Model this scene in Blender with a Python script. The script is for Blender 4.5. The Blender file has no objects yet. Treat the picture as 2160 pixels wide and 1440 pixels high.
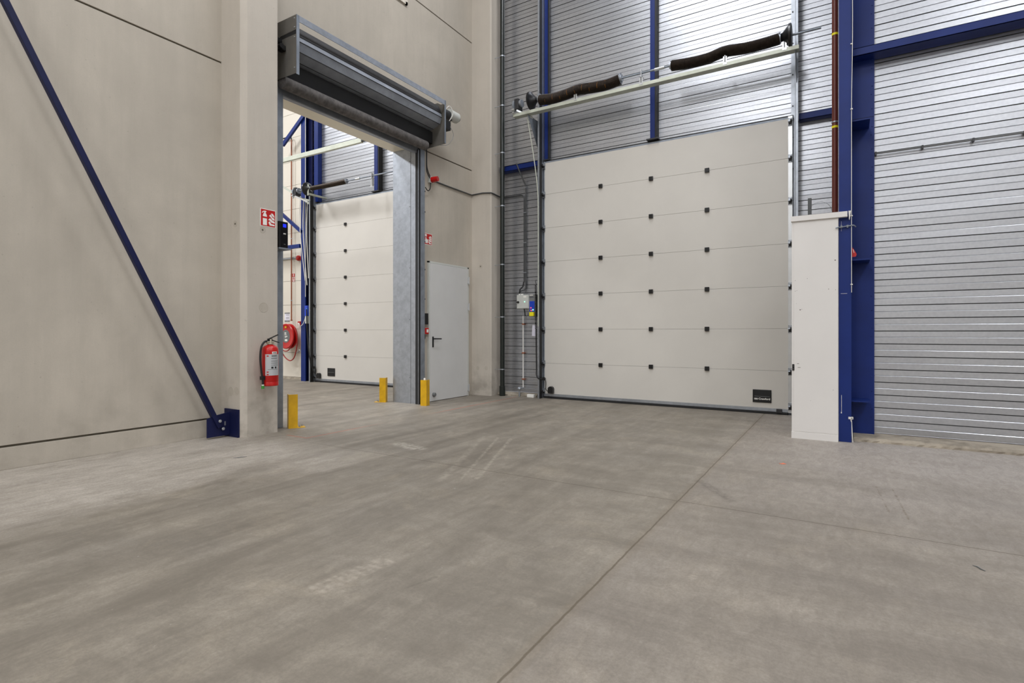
import bpy, bmesh, math, random
from mathutils import Vector, Matrix, Quaternion
random.seed(7)
S = bpy.context.scene
COL = S.collection

# ---------------------------------------------------------------- camera
F_PX, W_PX = 1150.8, 2160.0
cam_d = bpy.data.cameras.new('camera')
cam = bpy.data.objects.new('camera', cam_d); COL.objects.link(cam)
cam_d.sensor_fit = 'HORIZONTAL'; cam_d.sensor_width = 36.0
cam_d.lens = 36.0 * F_PX / W_PX
cam_d.shift_y = -19.0 / W_PX
cam_d.clip_start = 0.05; cam_d.clip_end = 200
cam.location = (0, 0, 1.1)
cam.rotation_euler = (math.radians(90), 0, math.radians(90 - 58.613))
S.camera = cam

# ---------------------------------------------------------------- world, exposure
wd = bpy.data.worlds.new('world'); S.world = wd; wd.use_nodes = True
wd.node_tree.nodes['Background'].inputs[0].default_value = (0.75, 0.8, 0.9, 1)
wd.node_tree.nodes['Background'].inputs[1].default_value = 0.3
S.view_settings.view_transform = 'Standard'; S.view_settings.look = 'None'
S.view_settings.gamma = 1.0; S.view_settings.exposure = 0.12
S.view_settings.use_curve_mapping = False

# ---------------------------------------------------------------- lamps (ceiling luminaires of both halls)
LAMP_Z = 9.55
LAMPS = [(-2.4, 5.2), (-2.4, 0.6), (-2.4, -5.6), (-2.4, -11.8), (4.0, 1.2), (4.0, -5.2), (4.0, -12.0), (10.0, 1.2), (10.0, -6.0),
         (-8.6, 3.2), (-8.6, -4.0), (-14.5, 3.2), (-14.5, -4.0)]
for i, (lx, ly) in enumerate(LAMPS):
    ld = bpy.data.lights.new('luminaire_light', 'AREA'); ld.shape = 'RECTANGLE'
    ld.size = 1.5; ld.size_y = 3.0
    ld.energy = (225 if ly > 5 else 190 if (lx < 0 and ly > 0) else 250 if lx > 3 else 350) if lx > -5 else 460
    ld.color = (0.97, 0.985, 1.025)
    lo = bpy.data.objects.new('luminaire_light', ld); COL.objects.link(lo)
    lo.location = (lx, ly, LAMP_Z)

# ================================================================ helpers
def tag(o, label=None, cat=None, group=None, kind=None):
    if label: o['label'] = label
    if cat: o['category'] = cat
    if group: o['group'] = group
    if kind: o['kind'] = kind
    return o

class MB:
    def __init__(s): s.bm = bmesh.new()
    def _put(s, verts, M=None):
        if M is not None:
            bmesh.ops.transform(s.bm, matrix=M, verts=verts)
    def box(s, x0, x1, y0, y1, z0, z1, bev=0.0, M=None):
        r = bmesh.ops.create_cube(s.bm, size=1.0); v = r['verts']
        bmesh.ops.scale(s.bm, vec=(abs(x1-x0), abs(y1-y0), abs(z1-z0)), verts=v)
        bmesh.ops.translate(s.bm, vec=((x0+x1)/2, (y0+y1)/2, (z0+z1)/2), verts=v)
        s._put(v, M)
        if bev > 0:
            e = list({e for w in v for e in w.link_edges})
            bmesh.ops.bevel(s.bm, geom=e, offset=bev, segments=2, affect='EDGES', profile=0.7)
        return s
    def cyl(s, p0, p1, r, r2=None, seg=20, caps=True):
        p0, p1 = Vector(p0), Vector(p1); d = p1 - p0
        res = bmesh.ops.create_cone(s.bm, cap_ends=caps, segments=seg, radius1=r, radius2=r if r2 is None else r2, depth=d.length)
        M = Matrix.Translation((p0+p1)/2) @ d.to_track_quat('Z', 'Y').to_matrix().to_4x4()
        bmesh.ops.transform(s.bm, matrix=M, verts=res['verts'])
        return s
    def bar(s, p0, p1, w, h, up=(0, 0, 1), bev=0.0):
        """rectangular bar from p0 to p1, width w sideways, height h along up"""
        p0, p1 = Vector(p0), Vector(p1); d = (p1-p0); L = d.length; d.normalize()
        u = Vector(up); sd = d.cross(u).normalized(); u = sd.cross(d).normalized()
        M = Matrix(((d.x, sd.x, u.x, (p0.x+p1.x)/2), (d.y, sd.y, u.y, (p0.y+p1.y)/2), (d.z, sd.z, u.z, (p0.z+p1.z)/2), (0, 0, 0, 1)))
        return s.box(-L/2, L/2, -w/2, w/2, -h/2, h/2, bev, M)
    def tube(s, pts, r, seg=10, caps=True, smooth_n=0):
        pts = [Vector(p) for p in pts]
        if smooth_n: pts = catmull(pts, smooth_n)
        n = len(pts); rr = r if isinstance(r, (list, tuple)) else [r]*n
        rings = []; prev = None
        for i, p in enumerate(pts):
            t = (pts[min(i+1, n-1)] - pts[max(i-1, 0)]).normalized()
            if prev is None:
                a = Vector((0, 0, 1)) if abs(t.z) < 0.9 else Vector((1, 0, 0))
                nrm = t.cross(a).normalized()
            else:
                nrm = (prev - t*prev.dot(t)).normalized()
            prev = nrm; b = t.cross(nrm)
            rings.append([s.bm.verts.new(p + (nrm*math.cos(2*math.pi*k/seg) + b*math.sin(2*math.pi*k/seg))*rr[i]) for k in range(seg)])
        for i in range(n-1):
            for k in range(seg):
                s.bm.faces.new((rings[i][k], rings[i][(k+1) % seg], rings[i+1][(k+1) % seg], rings[i+1][k]))
        if caps:
            s.bm.faces.new(list(reversed(rings[0]))); s.bm.faces.new(rings[-1])
        return s
    def prism(s, pts, axis, a0, a1):
        def P(u, v, a):
            return {'x': (a, u, v), 'y': (u, a, v), 'z': (u, v, a)}[axis]
        A = [s.bm.verts.new(P(u, v, a0)) for u, v in pts]; B = [s.bm.verts.new(P(u, v, a1)) for u, v in pts]
        n = len(pts)
        s.bm.faces.new(A); s.bm.faces.new(list(reversed(B)))
        for i in range(n):
            s.bm.faces.new((A[i], B[i], B[(i+1) % n], A[(i+1) % n]))
        return s
    def strip(s, prof, axis, a0, a1, thick=None):
        """open profile pulled along an axis (x: prof=(y,z); y: prof=(x,z))"""
        def P(u, v, a): return (a, u, v) if axis == 'x' else (u, a, v)
        A = [s.bm.verts.new(P(u, v, a0)) for u, v in prof]; B = [s.bm.verts.new(P(u, v, a1)) for u, v in prof]
        for i in range(len(prof)-1): s.bm.faces.new((A[i], A[i+1], B[i+1], B[i]))
        return s
    def lathe(s, prof, origin, axis='z', seg=32):
        """prof = (radius, height) pairs"""
        o = Vector(origin)
        ex = {'z': (Vector((1, 0, 0)), Vector((0, 1, 0)), Vector((0, 0, 1))), 'x': (Vector((0, 1, 0)), Vector((0, 0, 1)), Vector((1, 0, 0))),
              'y': (Vector((1, 0, 0)), Vector((0, 0, 1)), Vector((0, -1, 0)))}[axis]
        rings = []
        for r, h in prof:
            rings.append([s.bm.verts.new(o + ex[0]*r*math.cos(2*math.pi*k/seg) + ex[1]*r*math.sin(2*math.pi*k/seg) + ex[2]*h) for k in range(seg)])
        for i in range(len(rings)-1):
            for k in range(seg):
                s.bm.faces.new((rings[i][k], rings[i][(k+1) % seg], rings[i+1][(k+1) % seg], rings[i+1][k]))
        if prof[0][0] > 1e-6: s.bm.faces.new(list(reversed(rings[0])))
        if prof[-1][0] > 1e-6: s.bm.faces.new(rings[-1])
        return s
    def build(s, name, mat, parent=None, smooth=False, ang=40):
        bmesh.ops.remove_doubles(s.bm, verts=s.bm.verts, dist=1e-6)
        bmesh.ops.recalc_face_normals(s.bm, faces=s.bm.faces)
        me = bpy.data.meshes.new(name); s.bm.to_mesh(me); s.bm.free()
        me.materials.append(mat)
        if smooth:
            me.polygons.foreach_set('use_smooth', [True]*len(me.polygons))
            me.set_sharp_from_angle(angle=math.radians(ang))
        o = bpy.data.objects.new(name, me); COL.objects.link(o)
        if parent:
            o.parent = parent
            o.matrix_parent_inverse = Matrix.Translation(-world_loc(parent))
        return o

def world_loc(p):
    v = Vector((0, 0, 0))
    while p is not None:
        v = v + p.location + p.matrix_parent_inverse.to_translation(); p = p.parent
    return v

def catmull(p, n):
    out = []
    for i in range(len(p)-1):
        a, b, c, d = p[max(i-1, 0)], p[i], p[i+1], p[min(i+2, len(p)-1)]
        for k in range(n):
            t = k/n
            out.append(0.5*((2*b) + (c-a)*t + (2*a-5*b+4*c-d)*t*t + (3*b-a-3*c+d)*t**3))
    out.append(p[-1]); return out

def thing(name, loc, label, cat, group=None, kind=None):
    o = bpy.data.objects.new(name, None); COL.objects.link(o); o.location = loc; o.empty_display_size = 0.1
    return tag(o, label, cat, group, kind)

def text(name, body, size, origin, facing, mat, parent, bold=0.0, width=None):
    cu = bpy.data.curves.new(name, 'FONT'); cu.body = body; cu.size = size; cu.extrude = 0.0006; cu.offset = bold
    cu.align_x = 'CENTER'; cu.align_y = 'CENTER'
    t = bpy.data.objects.new('t', cu); COL.objects.link(t)
    bpy.context.view_layer.update()
    me = bpy.data.meshes.new_from_object(t.evaluated_get(bpy.context.evaluated_depsgraph_get()))
    bpy.data.objects.remove(t); bpy.data.curves.remove(cu)
    if width and me.vertices:
        xs = [v.co.x for v in me.vertices]; k = width/(max(xs)-min(xs))
        for v in me.vertices: v.co.x *= k
    R = Matrix(((1, 0, 0), (0, 0, -1), (0, 1, 0))) if facing == '-y' else Matrix(((0, 0, 1), (1, 0, 0), (0, 1, 0)))
    me.transform(Matrix.Translation(origin) @ R.to_4x4())
    me.materials.clear(); me.materials.append(mat)
    o = bpy.data.objects.new(name, me); COL.objects.link(o)
    o.parent = parent; o.matrix_parent_inverse = Matrix.Translation(-world_loc(parent))
    return o

# ================================================================ materials
def lin(c):
    return tuple((x/255/12.92 if x/255 <= 0.04045 else ((x/255+0.055)/1.055)**2.4) for x in c) + (1,)

class NT:
    def __init__(s, name):
        s.m = bpy.data.materials.new(name); s.m.use_nodes = True; s.t = s.m.node_tree; s.n = s.t.nodes
        s.b = s.n['Principled BSDF']; s.tc = s.n.new('ShaderNodeTexCoord')
        s.gp = s.n.new('ShaderNodeNewGeometry')
    def link(s, a, b): s.t.links.new(a, b)
    def mapv(s, scale):
        m = s.n.new('ShaderNodeMapping'); m.inputs['Scale'].default_value = scale; s.link(s.gp.outputs['Position'], m.inputs['Vector']); return m.outputs[0]
    def noise(s, scale, vscale=(1, 1, 1), detail=6, rough=0.6, dist=0.0):
        n = s.n.new('ShaderNodeTexNoise'); n.inputs['Scale'].default_value = scale; n.inputs['Detail'].default_value = detail
        n.inputs['Roughness'].default_value = rough; n.inputs['Distortion'].default_value = dist
        s.link(s.mapv(vscale), n.inputs['Vector']); return n.outputs['Fac']
    def ramp(s, fac, a, b, ca=0.0, cb=1.0):
        r = s.n.new('ShaderNodeMapRange'); r.inputs['From Min'].default_value = a; r.inputs['From Max'].default_value = b
        r.inputs['To Min'].default_value = ca; r.inputs['To Max'].default_value = cb; r.clamp = True
        s.link(fac, r.inputs['Value']); return r.outputs[0]
    def math(s, op, a, b=None):
        m = s.n.new('ShaderNodeMath'); m.operation = op
        for i, v in enumerate((a, b)):
            if v is None: continue
            if isinstance(v, (int, float)): m.inputs[i].default_value = v
            else: s.link(v, m.inputs[i])
        return m.outputs[0]
    def mix(s, f, a, b, mode='MIX'):
        m = s.n.new('ShaderNodeMix'); m.data_type = 'RGBA'; m.blend_type = mode
        for sock, v in ((m.inputs['Factor'], f), (m.inputs['A'], a), (m.inputs['B'], b)):
            if isinstance(v, (int, float)): sock.default_value = v
            elif isinstance(v, tuple): sock.default_value = v
            else: s.link(v, sock)
        return m.outputs['Result']
    def xyz(s):
        if not hasattr(s, '_x'):
            x = s.n.new('ShaderNodeSeparateXYZ'); s.link(s.gp.outputs['Position'], x.inputs[0]); s._x = x.outputs
        return s._x
    def bump(s, h, strength=0.2, dist=0.01):
        b = s.n.new('ShaderNodeBump'); b.inputs['Strength'].default_value = strength; b.inputs['Distance'].default_value = dist
        s.link(h, b.inputs['Height']); s.link(b.outputs[0], s.b.inputs['Normal'])
    def done(s, color=None, rough=0.6, metal=0.0, spec=None):
        if color is not None:
            if isinstance(color, tuple): s.b.inputs['Base Color'].default_value = color
            else: s.link(color, s.b.inputs['Base Color'])
        if isinstance(rough, (int, float)): s.b.inputs['Roughness'].default_value = rough
        else: s.link(rough, s.b.inputs['Roughness'])
        s.b.inputs['Metallic'].default_value = metal
        if spec is not None: s.b.inputs['Specular IOR Level'].default_value = spec
        return s.m

def plain(name, rgb, rough=0.5, metal=0.0, var=0.06, scale=6.0, bump=0.0, spec=None):
    n = NT(name); c = lin(rgb)
    f = n.ramp(n.noise(scale, detail=4), 0.35, 0.65)
    d = tuple(max(0, x*(1-var)) for x in c[:3]) + (1,); e = tuple(min(1, x*(1+var)) for x in c[:3]) + (1,)
    if bump: n.bump(n.noise(120, detail=3), bump, 0.002)
    return n.done(n.mix(f, d, e), rough, metal, spec)

def concrete(name, rgb, var=0.16, stain=0.25, streak=True):
    n = NT(name); c = lin(rgb)
    dk = tuple(x*(1-var) for x in c[:3]) + (1,); lt = tuple(min(1, x*(1+var*0.8)) for x in c[:3]) + (1,)
    big = n.ramp(n.noise(0.55, detail=5, rough=0.6, dist=0.4), 0.36, 0.66)
    col = n.mix(big, dk, lt)
    if streak:
        st = n.ramp(n.noise(7, (1, 1, 0.09), detail=5, rough=0.65), 0.42, 0.72)
        col = n.mix(n.math('MULTIPLY', st, 0.30), col, tuple(x*0.74 for x in c[:3]) + (1,))
    sp = n.ramp(n.noise(34, detail=2, rough=0.5), 0.70, 0.76)
    col = n.mix(n.math('MULTIPLY', sp, 0.35), col, tuple(x*0.55 for x in c[:3]) + (1,))
    mot = n.ramp(n.noise(3.2, (1, 1, 0.8), detail=7, rough=0.72, dist=0.7), 0.40, 0.66)
    col = n.mix(n.math('MULTIPLY', mot, 0.22), col, tuple(x*0.80 for x in c[:3]) + (1,))
    fine = n.noise(90, detail=4, rough=0.7)
    col = n.mix(n.ramp(fine, 0.3, 0.7, 0.0, 0.16), col, tuple(x*0.72 for x in c[:3]) + (1,))
    z = n.xyz()[2]
    foot = n.math('MULTIPLY', n.ramp(z, 0.0, 0.9, 1.0, 0.0), n.ramp(n.noise(4.5, detail=6), 0.45, 0.68))
    col = n.mix(n.math('MULTIPLY', foot, stain), col, lin((118, 110, 98)))
    n.bump(n.math('ADD', fine, n.noise(14, detail=4)), 0.12, 0.004)
    return n.done(col, 0.85, 0.0, 0.3)

M = {}
M['concrete'] = concrete('concrete_panel', (185, 177, 164), var=0.12)
M['concrete_col'] = concrete('concrete_column', (194, 186, 174), var=0.08, stain=0.5)
M['curb'] = concrete('rough_curb', (172, 162, 146), var=0.25, stain=0.9, streak=False)
M['joint'] = plain('dark_joint_sealant', (92, 86, 74), 0.9)
M['blue'] = plain('blue_steel_paint', (13, 38, 104), 0.45, 0.0, 0.10, 3.0, spec=0.3)
M['navy'] = plain('navy_steel_paint', (16, 22, 62), 0.5, 0.0, 0.15, 5.0, spec=0.3)
M['galv'] = plain('galvanised_steel', (170, 175, 182), 0.42, 0.85, 0.10, 14.0)
M['housing'] = plain('dark_grey_housing_steel', (104, 101, 95), 0.5, 0.3, 0.08, 8.0)
M['hoodsteel'] = plain('dark_zinc_hood', (146, 151, 159), 0.4, 0.35, 0.12, 6.0)
M['soffit'] = plain('bounce_lit_soffit', (238, 230, 208), 0.35, 0.0, 0.02)
M['galv_dull'] = plain('dull_galvanised_steel', (140, 147, 156), 0.5, 0.55, 0.14, 7.0)
M['alu'] = plain('bright_aluminium', (205, 207, 208), 0.35, 0.8, 0.04, 9.0)
M['zincbeam'] = plain('zinc_coated_beam', (196, 200, 186), 0.5, 0.3, 0.08, 6.0)
M['black'] = plain('black_rubber_and_shade', (22, 22, 23), 0.6, 0.0, 0.1)  # also colours the strips and boxes that stand in for shade
M['blackgloss'] = plain('black_plastic', (16, 16, 18), 0.32, 0.0, 0.1)
M['darksteel'] = plain('dark_steel', (62, 62, 64), 0.45, 0.5, 0.15, 9.0)
M['spring'] = plain('oiled_spring_steel', (50, 41, 33), 0.42, 0.55, 0.35, 22.0)
M['door_white'] = plain('cream_door_panel', (208, 204, 196), 0.42, 0.0, 0.025, 1.2)
M['cab_white'] = plain('white_cabinet_board', (220, 217, 213), 0.5, 0.0, 0.02, 1.5)
M['pdoor'] = plain('grey_painted_door', (204, 204, 202), 0.42, 0.0, 0.03, 1.4)
M['sandwich'] = plain('cream_sandwich_panel', (216, 209, 195), 0.5, 0.0, 0.02, 1.2)
M['red'] = plain('red_enamel', (180, 12, 8), 0.28, 0.0, 0.08)
M['signred'] = plain('sign_red', (186, 24, 22), 0.4, 0.0, 0.03)
M['white'] = plain('white_print', (232, 230, 224), 0.5, 0.0, 0.01)
M['yellow'] = plain('yellow_paint', (205, 158, 12), 0.42, 0.0, 0.10, 9.0)
M['yellowplastic'] = plain('yellow_plastic', (236, 222, 24), 0.4)
M['green'] = plain('green_cap', (56, 140, 50), 0.45)
M['brownpipe'] = plain('red_brown_pipe', (96, 40, 30), 0.35, 0.0, 0.06)
M['copper'] = plain('brown_copper_pipe', (150, 92, 66), 0.4, 0.2, 0.1)
M['pipe_dark'] = plain('black_green_pipe', (24, 30, 26), 0.3, 0.0, 0.08)
M['greybox'] = plain('light_grey_box', (196, 198, 192), 0.45, 0.0, 0.02)
M['greyplastic'] = plain('mid_grey_plastic', (122, 123, 122), 0.5)
M['conduit_dark'] = plain('dark_grey_conduit', (66, 68, 69), 0.45)
M['conduit'] = plain('grey_conduit', (104, 106, 106), 0.45, 0.0, 0.05)
M['bluep'] = plain('blue_label', (26, 66, 190), 0.4)
M['whitecable'] = plain('white_cable', (222, 220, 214), 0.45)
M['label'] = plain('silver_label', (190, 192, 194), 0.35, 0.3, 0.03)
M['paper'] = plain('paper_sheet', (222, 220, 232), 0.7)
M['orange'] = plain('orange_mark', (214, 140, 44), 0.6)
M['brass'] = plain('valve_metal', (196, 188, 170), 0.3, 0.6)
M['hose_red'] = plain('red_hose_rubber', (150, 40, 34), 0.5)
M['ceiling'] = plain('ceiling_sheet', (150, 152, 154), 0.6)
M['lining'] = plain('pale_wall_lining', (236, 233, 228), 0.7)

def emit(name, rgb, st):
    m = bpy.data.materials.new(name); m.use_nodes = True; b = m.node_tree.nodes['Principled BSDF']
    b.inputs['Base Color'].default_value = lin(rgb); b.inputs['Emission Color'].default_value = lin(rgb); b.inputs['Emission Strength'].default_value = st
    return m
M['screen'] = emit('blue_screen', (20, 40, 235), 0.9)
M['scrap'] = plain('orange_scrap_plastic', (226, 120, 84), 0.6)
M['led_g'] = emit('green_led', (130, 255, 190), 2.5)
M['led_r'] = emit('red_led', (255, 80, 80), 1.2)
M['lampglow'] = emit('lamp_diffuser', (255, 248, 235), 6.0)

def cladding_mat():
    n = NT('ribbed_steel_liner')
    sp = n.n.new('ShaderNodeTexVoronoi'); sp.inputs['Scale'].default_value = 34; n.link(n.gp.outputs['Position'], sp.inputs['Vector'])
    base = n.mix(n.ramp(sp.outputs['Distance'], 0.0, 0.9), lin((184, 186, 191)), lin((194, 196, 200)))
    big = n.noise(0.8, (1, 1, 3), detail=3)
    base = n.mix(n.ramp(big, 0.35, 0.7, 0.0, 0.18), base, lin((148, 151, 160)))
    r = n.ramp(n.noise(3, detail=4), 0.3, 0.7, 0.335, 0.37)
    return n.done(base, r, 0.89)
M['clad'] = cladding_mat()

def floor_mat():
    n = NT('power_floated_concrete'); x, y, z = n.xyz()[0], n.xyz()[1], n.xyz()[2]
    warm, mid, dark, light = lin((168, 159, 144)), lin((150, 143, 132)), lin((106, 99, 89)), lin((196, 188, 177))
    blot = n.ramp(n.noise(0.85, detail=7, rough=0.62, dist=0.6), 0.34, 0.68)
    col = n.mix(blot, mid, warm)
    sy = n.ramp(n.noise(2.6, (1.4, 0.16, 1), detail=7, rough=0.68, dist=0.3), 0.40, 0.66)
    sx = n.ramp(n.noise(2.6, (0.22, 1.3, 1), detail=7, rough=0.68, dist=0.3), 0.42, 0.70)
    wl = n.ramp(x, -2.6, -0.6, 1.0, 0.0); wr = n.ramp(x, -2.6, -0.6, 0.0, 1.0)
    st = n.math('ADD', n.math('MULTIPLY', sy, wl), n.math('MULTIPLY', sx, wr))
    col = n.mix(n.math('MULTIPLY', st, 0.85), col, dark)
    m1 = n.ramp(n.noise(3.6, (1, 1, 1), detail=8, rough=0.72, dist=0.8), 0.36, 0.64)
    col = n.mix(n.math('MULTIPLY', m1, 0.55), col, lin((108, 101, 90)))
    m2 = n.ramp(n.noise(2.2, (1, 1, 1), detail=7, rough=0.7, dist=0.5), 0.54, 0.70)
    col = n.mix(n.math('MULTIPLY', m2, 0.46), col, lin((172, 161, 142)))
    # paler, dusty zones: along the left wall up to the joint, and in front of the right bay
    wob = n.noise(1.1, (1, 0.4, 1), detail=6, rough=0.65)
    xw = n.math('ADD', x, n.ramp(wob, 0.2, 0.8, -0.75, 0.75))
    zl = n.math('MULTIPLY', n.ramp(xw, -4.25, -3.65, 1.0, 0.0), n.ramp(y, 3.2, 3.75, 1.0, 0.0))
    zl = n.math('MULTIPLY', zl, n.ramp(n.noise(3.5, (1, 0.3, 1), detail=6), 0.25, 0.6, 0.35, 0.9))
    col = n.mix(zl, col, light)
    yw = n.math('ADD', y, n.ramp(n.noise(0.9, (0.4, 1, 1), detail=6), 0.2, 0.8, -1.4, 1.4))
    zr = n.math('MULTIPLY', n.ramp(yw, 3.4, 5.9, 0.0, 0.85), n.ramp(x, -1.3, 0.1, 0.0, 1.0))
    col = n.mix(zr, col, lin((190, 182, 174)))
    slab = n.ramp(x, -0.95, -0.91, 0.0, 0.22); col = n.mix(slab, col, lin((160, 150, 143)))
    grit = n.ramp(n.noise(14, (1.3, 0.5, 1), detail=6, rough=0.75, dist=0.6), 0.40, 0.62)
    col = n.mix(n.math('MULTIPLY', grit, 0.36), col, lin((112, 104, 94)))
    fine = n.noise(70, detail=4, rough=0.8)
    col = n.mix(n.ramp(fine, 0.35, 0.7, 0.0, 0.5), col, dark)
    sp = n.ramp(n.noise(26, detail=2), 0.74, 0.78); col = n.mix(n.math('MULTIPLY', sp, 0.5), col, lin((96, 90, 82)))
    sp2 = n.ramp(n.noise(19, (1, 1, 1), detail=3), 0.72, 0.77); col = n.mix(n.math('MULTIPLY', sp2, 0.35), col, lin((200, 194, 184)))
    # cloudy tyre arcs
    wv = n.n.new('ShaderNodeTexWave'); wv.wave_type = 'RINGS'; wv.rings_direction = 'SPHERICAL'
    mp = n.n.new('ShaderNodeMapping'); mp.inputs['Location'].default_value = (8.5, 1.5, 0); n.link(n.gp.outputs['Position'], mp.inputs['Vector'])
    n.link(mp.outputs[0], wv.inputs['Vector']); wv.inputs['Scale'].default_value = 0.55; wv.inputs['Distortion'].default_value = 3; wv.inputs['Detail'].default_value = 3
    arc = n.math('MULTIPLY', n.ramp(wv.outputs['Fac'], 0.82, 1.0), n.ramp(n.noise(0.6, detail=3), 0.45, 0.65))
    col = n.mix(n.math('MULTIPLY', arc, 0.14), col, dark)
    # scuffs, tyre and tread marks
    def seg(x0, y0, x1, y1, w, soft=2.0):
        dx, dy = x1-x0, y1-y0; L2 = dx*dx+dy*dy
        px, py = n.math('SUBTRACT', x, x0), n.math('SUBTRACT', y, y0)
        t = n.math('DIVIDE', n.math('ADD', n.math('MULTIPLY', px, dx), n.math('MULTIPLY', py, dy)), L2)
        t = n.ramp(t, 0.0, 1.0)
        qx, qy = n.math('SUBTRACT', px, n.math('MULTIPLY', t, dx)), n.math('SUBTRACT', py, n.math('MULTIPLY', t, dy))
        d = n.math('SQRT', n.math('ADD', n.math('MULTIPLY', qx, qx), n.math('MULTIPLY', qy, qy)))
        return n.ramp(n.math('ADD', d, wob2), w, w*soft, 1.0, 0.0)
    wob2 = n.ramp(n.noise(5, detail=4), 0.3, 0.7, -0.008, 0.008)
    brk = n.ramp(n.noise(22, detail=3), 0.36, 0.58)
    for (a, amt, c) in ((seg(-0.909, 4.168, -0.642, 3.797, 0.02, 2.6), 0.55, (98, 92, 85)), (seg(0.191, 4.693, 0.230, 4.053, 0.002, 3), 0.5, (96, 84, 64)), (seg(0.285, 4.681, 0.322, 3.941, 0.002, 3), 0.5, (96, 84, 64)),
                        (seg(-2.952, 4.819, -2.362, 3.358, 0.008, 3), 0.32, (188, 180, 164)), (seg(-3.10, 4.80, -2.46, 3.3, 0.006, 3), 0.28, (188, 180, 164)), (seg(-3.25, 4.75, -2.6, 3.25, 0.014, 3), 0.20, (186, 178, 162)),
                        (seg(-3.9, 2.4, -1.3, 0.4, 0.05, 3), 0.22, (104, 98, 88)), (seg(-4.2, 1.9, -2.0, 0.3, 0.09, 2), 0.22, (104, 98, 88)), (seg(0.1, 5.3, 0.55, 5.0, 0.05, 3), 0.35, (128, 120, 108)),
                        (seg(-3.75, 4.02, -3.45, 3.95, 0.04, 2.5), 0.40, (204, 198, 184)), (seg(-1.62, 1.75, -1.57, 1.92, 0.004, 2), 0.4, (98, 92, 82))):
        col = n.mix(n.math('MULTIPLY', n.math('MULTIPLY', a, brk), amt), col, lin(c))
    tread = n.math('MULTIPLY', seg(-1.93, 1.574, -1.895, 1.90, 0.045, 1.5), n.ramp(n.math('SINE', n.math('MULTIPLY', y, 150)), -0.8, 0.8, 0.45, 1.0))
    col = n.mix(n.math('MULTIPLY', n.math('MULTIPLY', tread, brk), 0.42), col, lin((182, 172, 158)))
    # saw-cut joints of the slab
    jn = n.ramp(n.noise(9, detail=2), 0.3, 0.7, -0.0025, 0.0025)
    def cut(v, c, w):
        d = n.math('ABSOLUTE', n.math('SUBTRACT', n.math('ADD', v, jn) if w > 0.006 else v, c))
        return n.ramp(d, w*0.5, w, 1.0, 0.0)
    j1 = cut(x, -0.93, 0.0065); j2 = n.math('MULTIPLY', cut(y, 3.607, 0.0055), n.ramp(x, -5.0, -3.9, 0.4, 1.0))
    col = n.mix(n.math('MULTIPLY', n.math('MAXIMUM', j1, j2), 0.72), col, lin((74, 64, 50)))
    halo = n.math('MULTIPLY', cut(x, -0.93, 0.045), 0.22); col = n.mix(halo, col, lin((120, 108, 90)))
    # faded red chalk lines by the opening
    r1 = n.math('MULTIPLY', n.math('MULTIPLY', cut(x, -4.79, 0.018), n.ramp(y, 3.72, 3.74)), n.ramp(y, 8.0, 8.02, 1.0, 0.0))
    gap = n.math('MAXIMUM', n.ramp(y, 4.3, 4.9, 1.0, 0.0), n.ramp(y, 5.6, 6.2, 0.0, 1.0))
    r2 = n.math('MULTIPLY', n.math('MULTIPLY', cut(y, 3.74, 0.016), n.ramp(x, -5.12, -5.1)), n.ramp(x, -4.79, -4.78, 1.0, 0.0))
    rr = n.math('MAXIMUM', n.math('MULTIPLY', r1, gap), r2)
    col = n.mix(n.math('MULTIPLY', rr, 0.62), col, lin((170, 92, 74)))
    n.bump(n.math('ADD', n.math('MULTIPLY', fine, 0.6), n.noise(7, detail=5)), 0.10, 0.004)
    rough = n.ramp(n.noise(1.4, detail=5), 0.3, 0.7, 0.46, 0.66)
    return n.done(col, rough, 0.0, 0.35)
M['floor'] = floor_mat()

# ================================================================ the setting
CY = 8.24      # inner face of the facade cladding, left bay
RY = 6.86      # inner face of the cladding, right bay
XW = -5.735    # concrete wall, near part
XP = -5.64     # concrete wall with the opening
HZ = 10.0

tag(MB().box(-20, 14, -16, CY+0.3, -0.3, 0).build('floor', M['floor']), 'grey power-floated concrete warehouse floor with saw-cut joints', 'floor', kind='structure')
tag(MB().box(-20, 14, -16, CY+0.3, HZ, HZ+0.2).build('ceiling', M['ceiling']), 'grey sheet metal roof soffit', 'ceiling', kind='structure')

def panel_wall(name, x0, x1, y0, y1, zs, g=0.018):
    """stacked precast panels, open joints between them, backed by a dark strip"""
    b = MB()
    for a, c in zip(zs[:-1], zs[1:]):
        b.box(x0, x1, y0, y1, a+g/2 if a > 0 else 0, c-g/2, 0.004)
    o = b.build(name, M['concrete'])
    j = MB().box(x0+0.02, x1-0.014, y0+0.005, y1-0.005, 0.01, zs[-1]-0.01).build('panel_joint', M['joint'], o)
    return o
tag(panel_wall('wall_left', XW-0.2, XW, -16, 3.60, [0, 0.188, 4.005, 6.25, HZ]), 'bare precast concrete wall behind the diagonal blue brace', 'wall', kind='structure')
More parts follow.
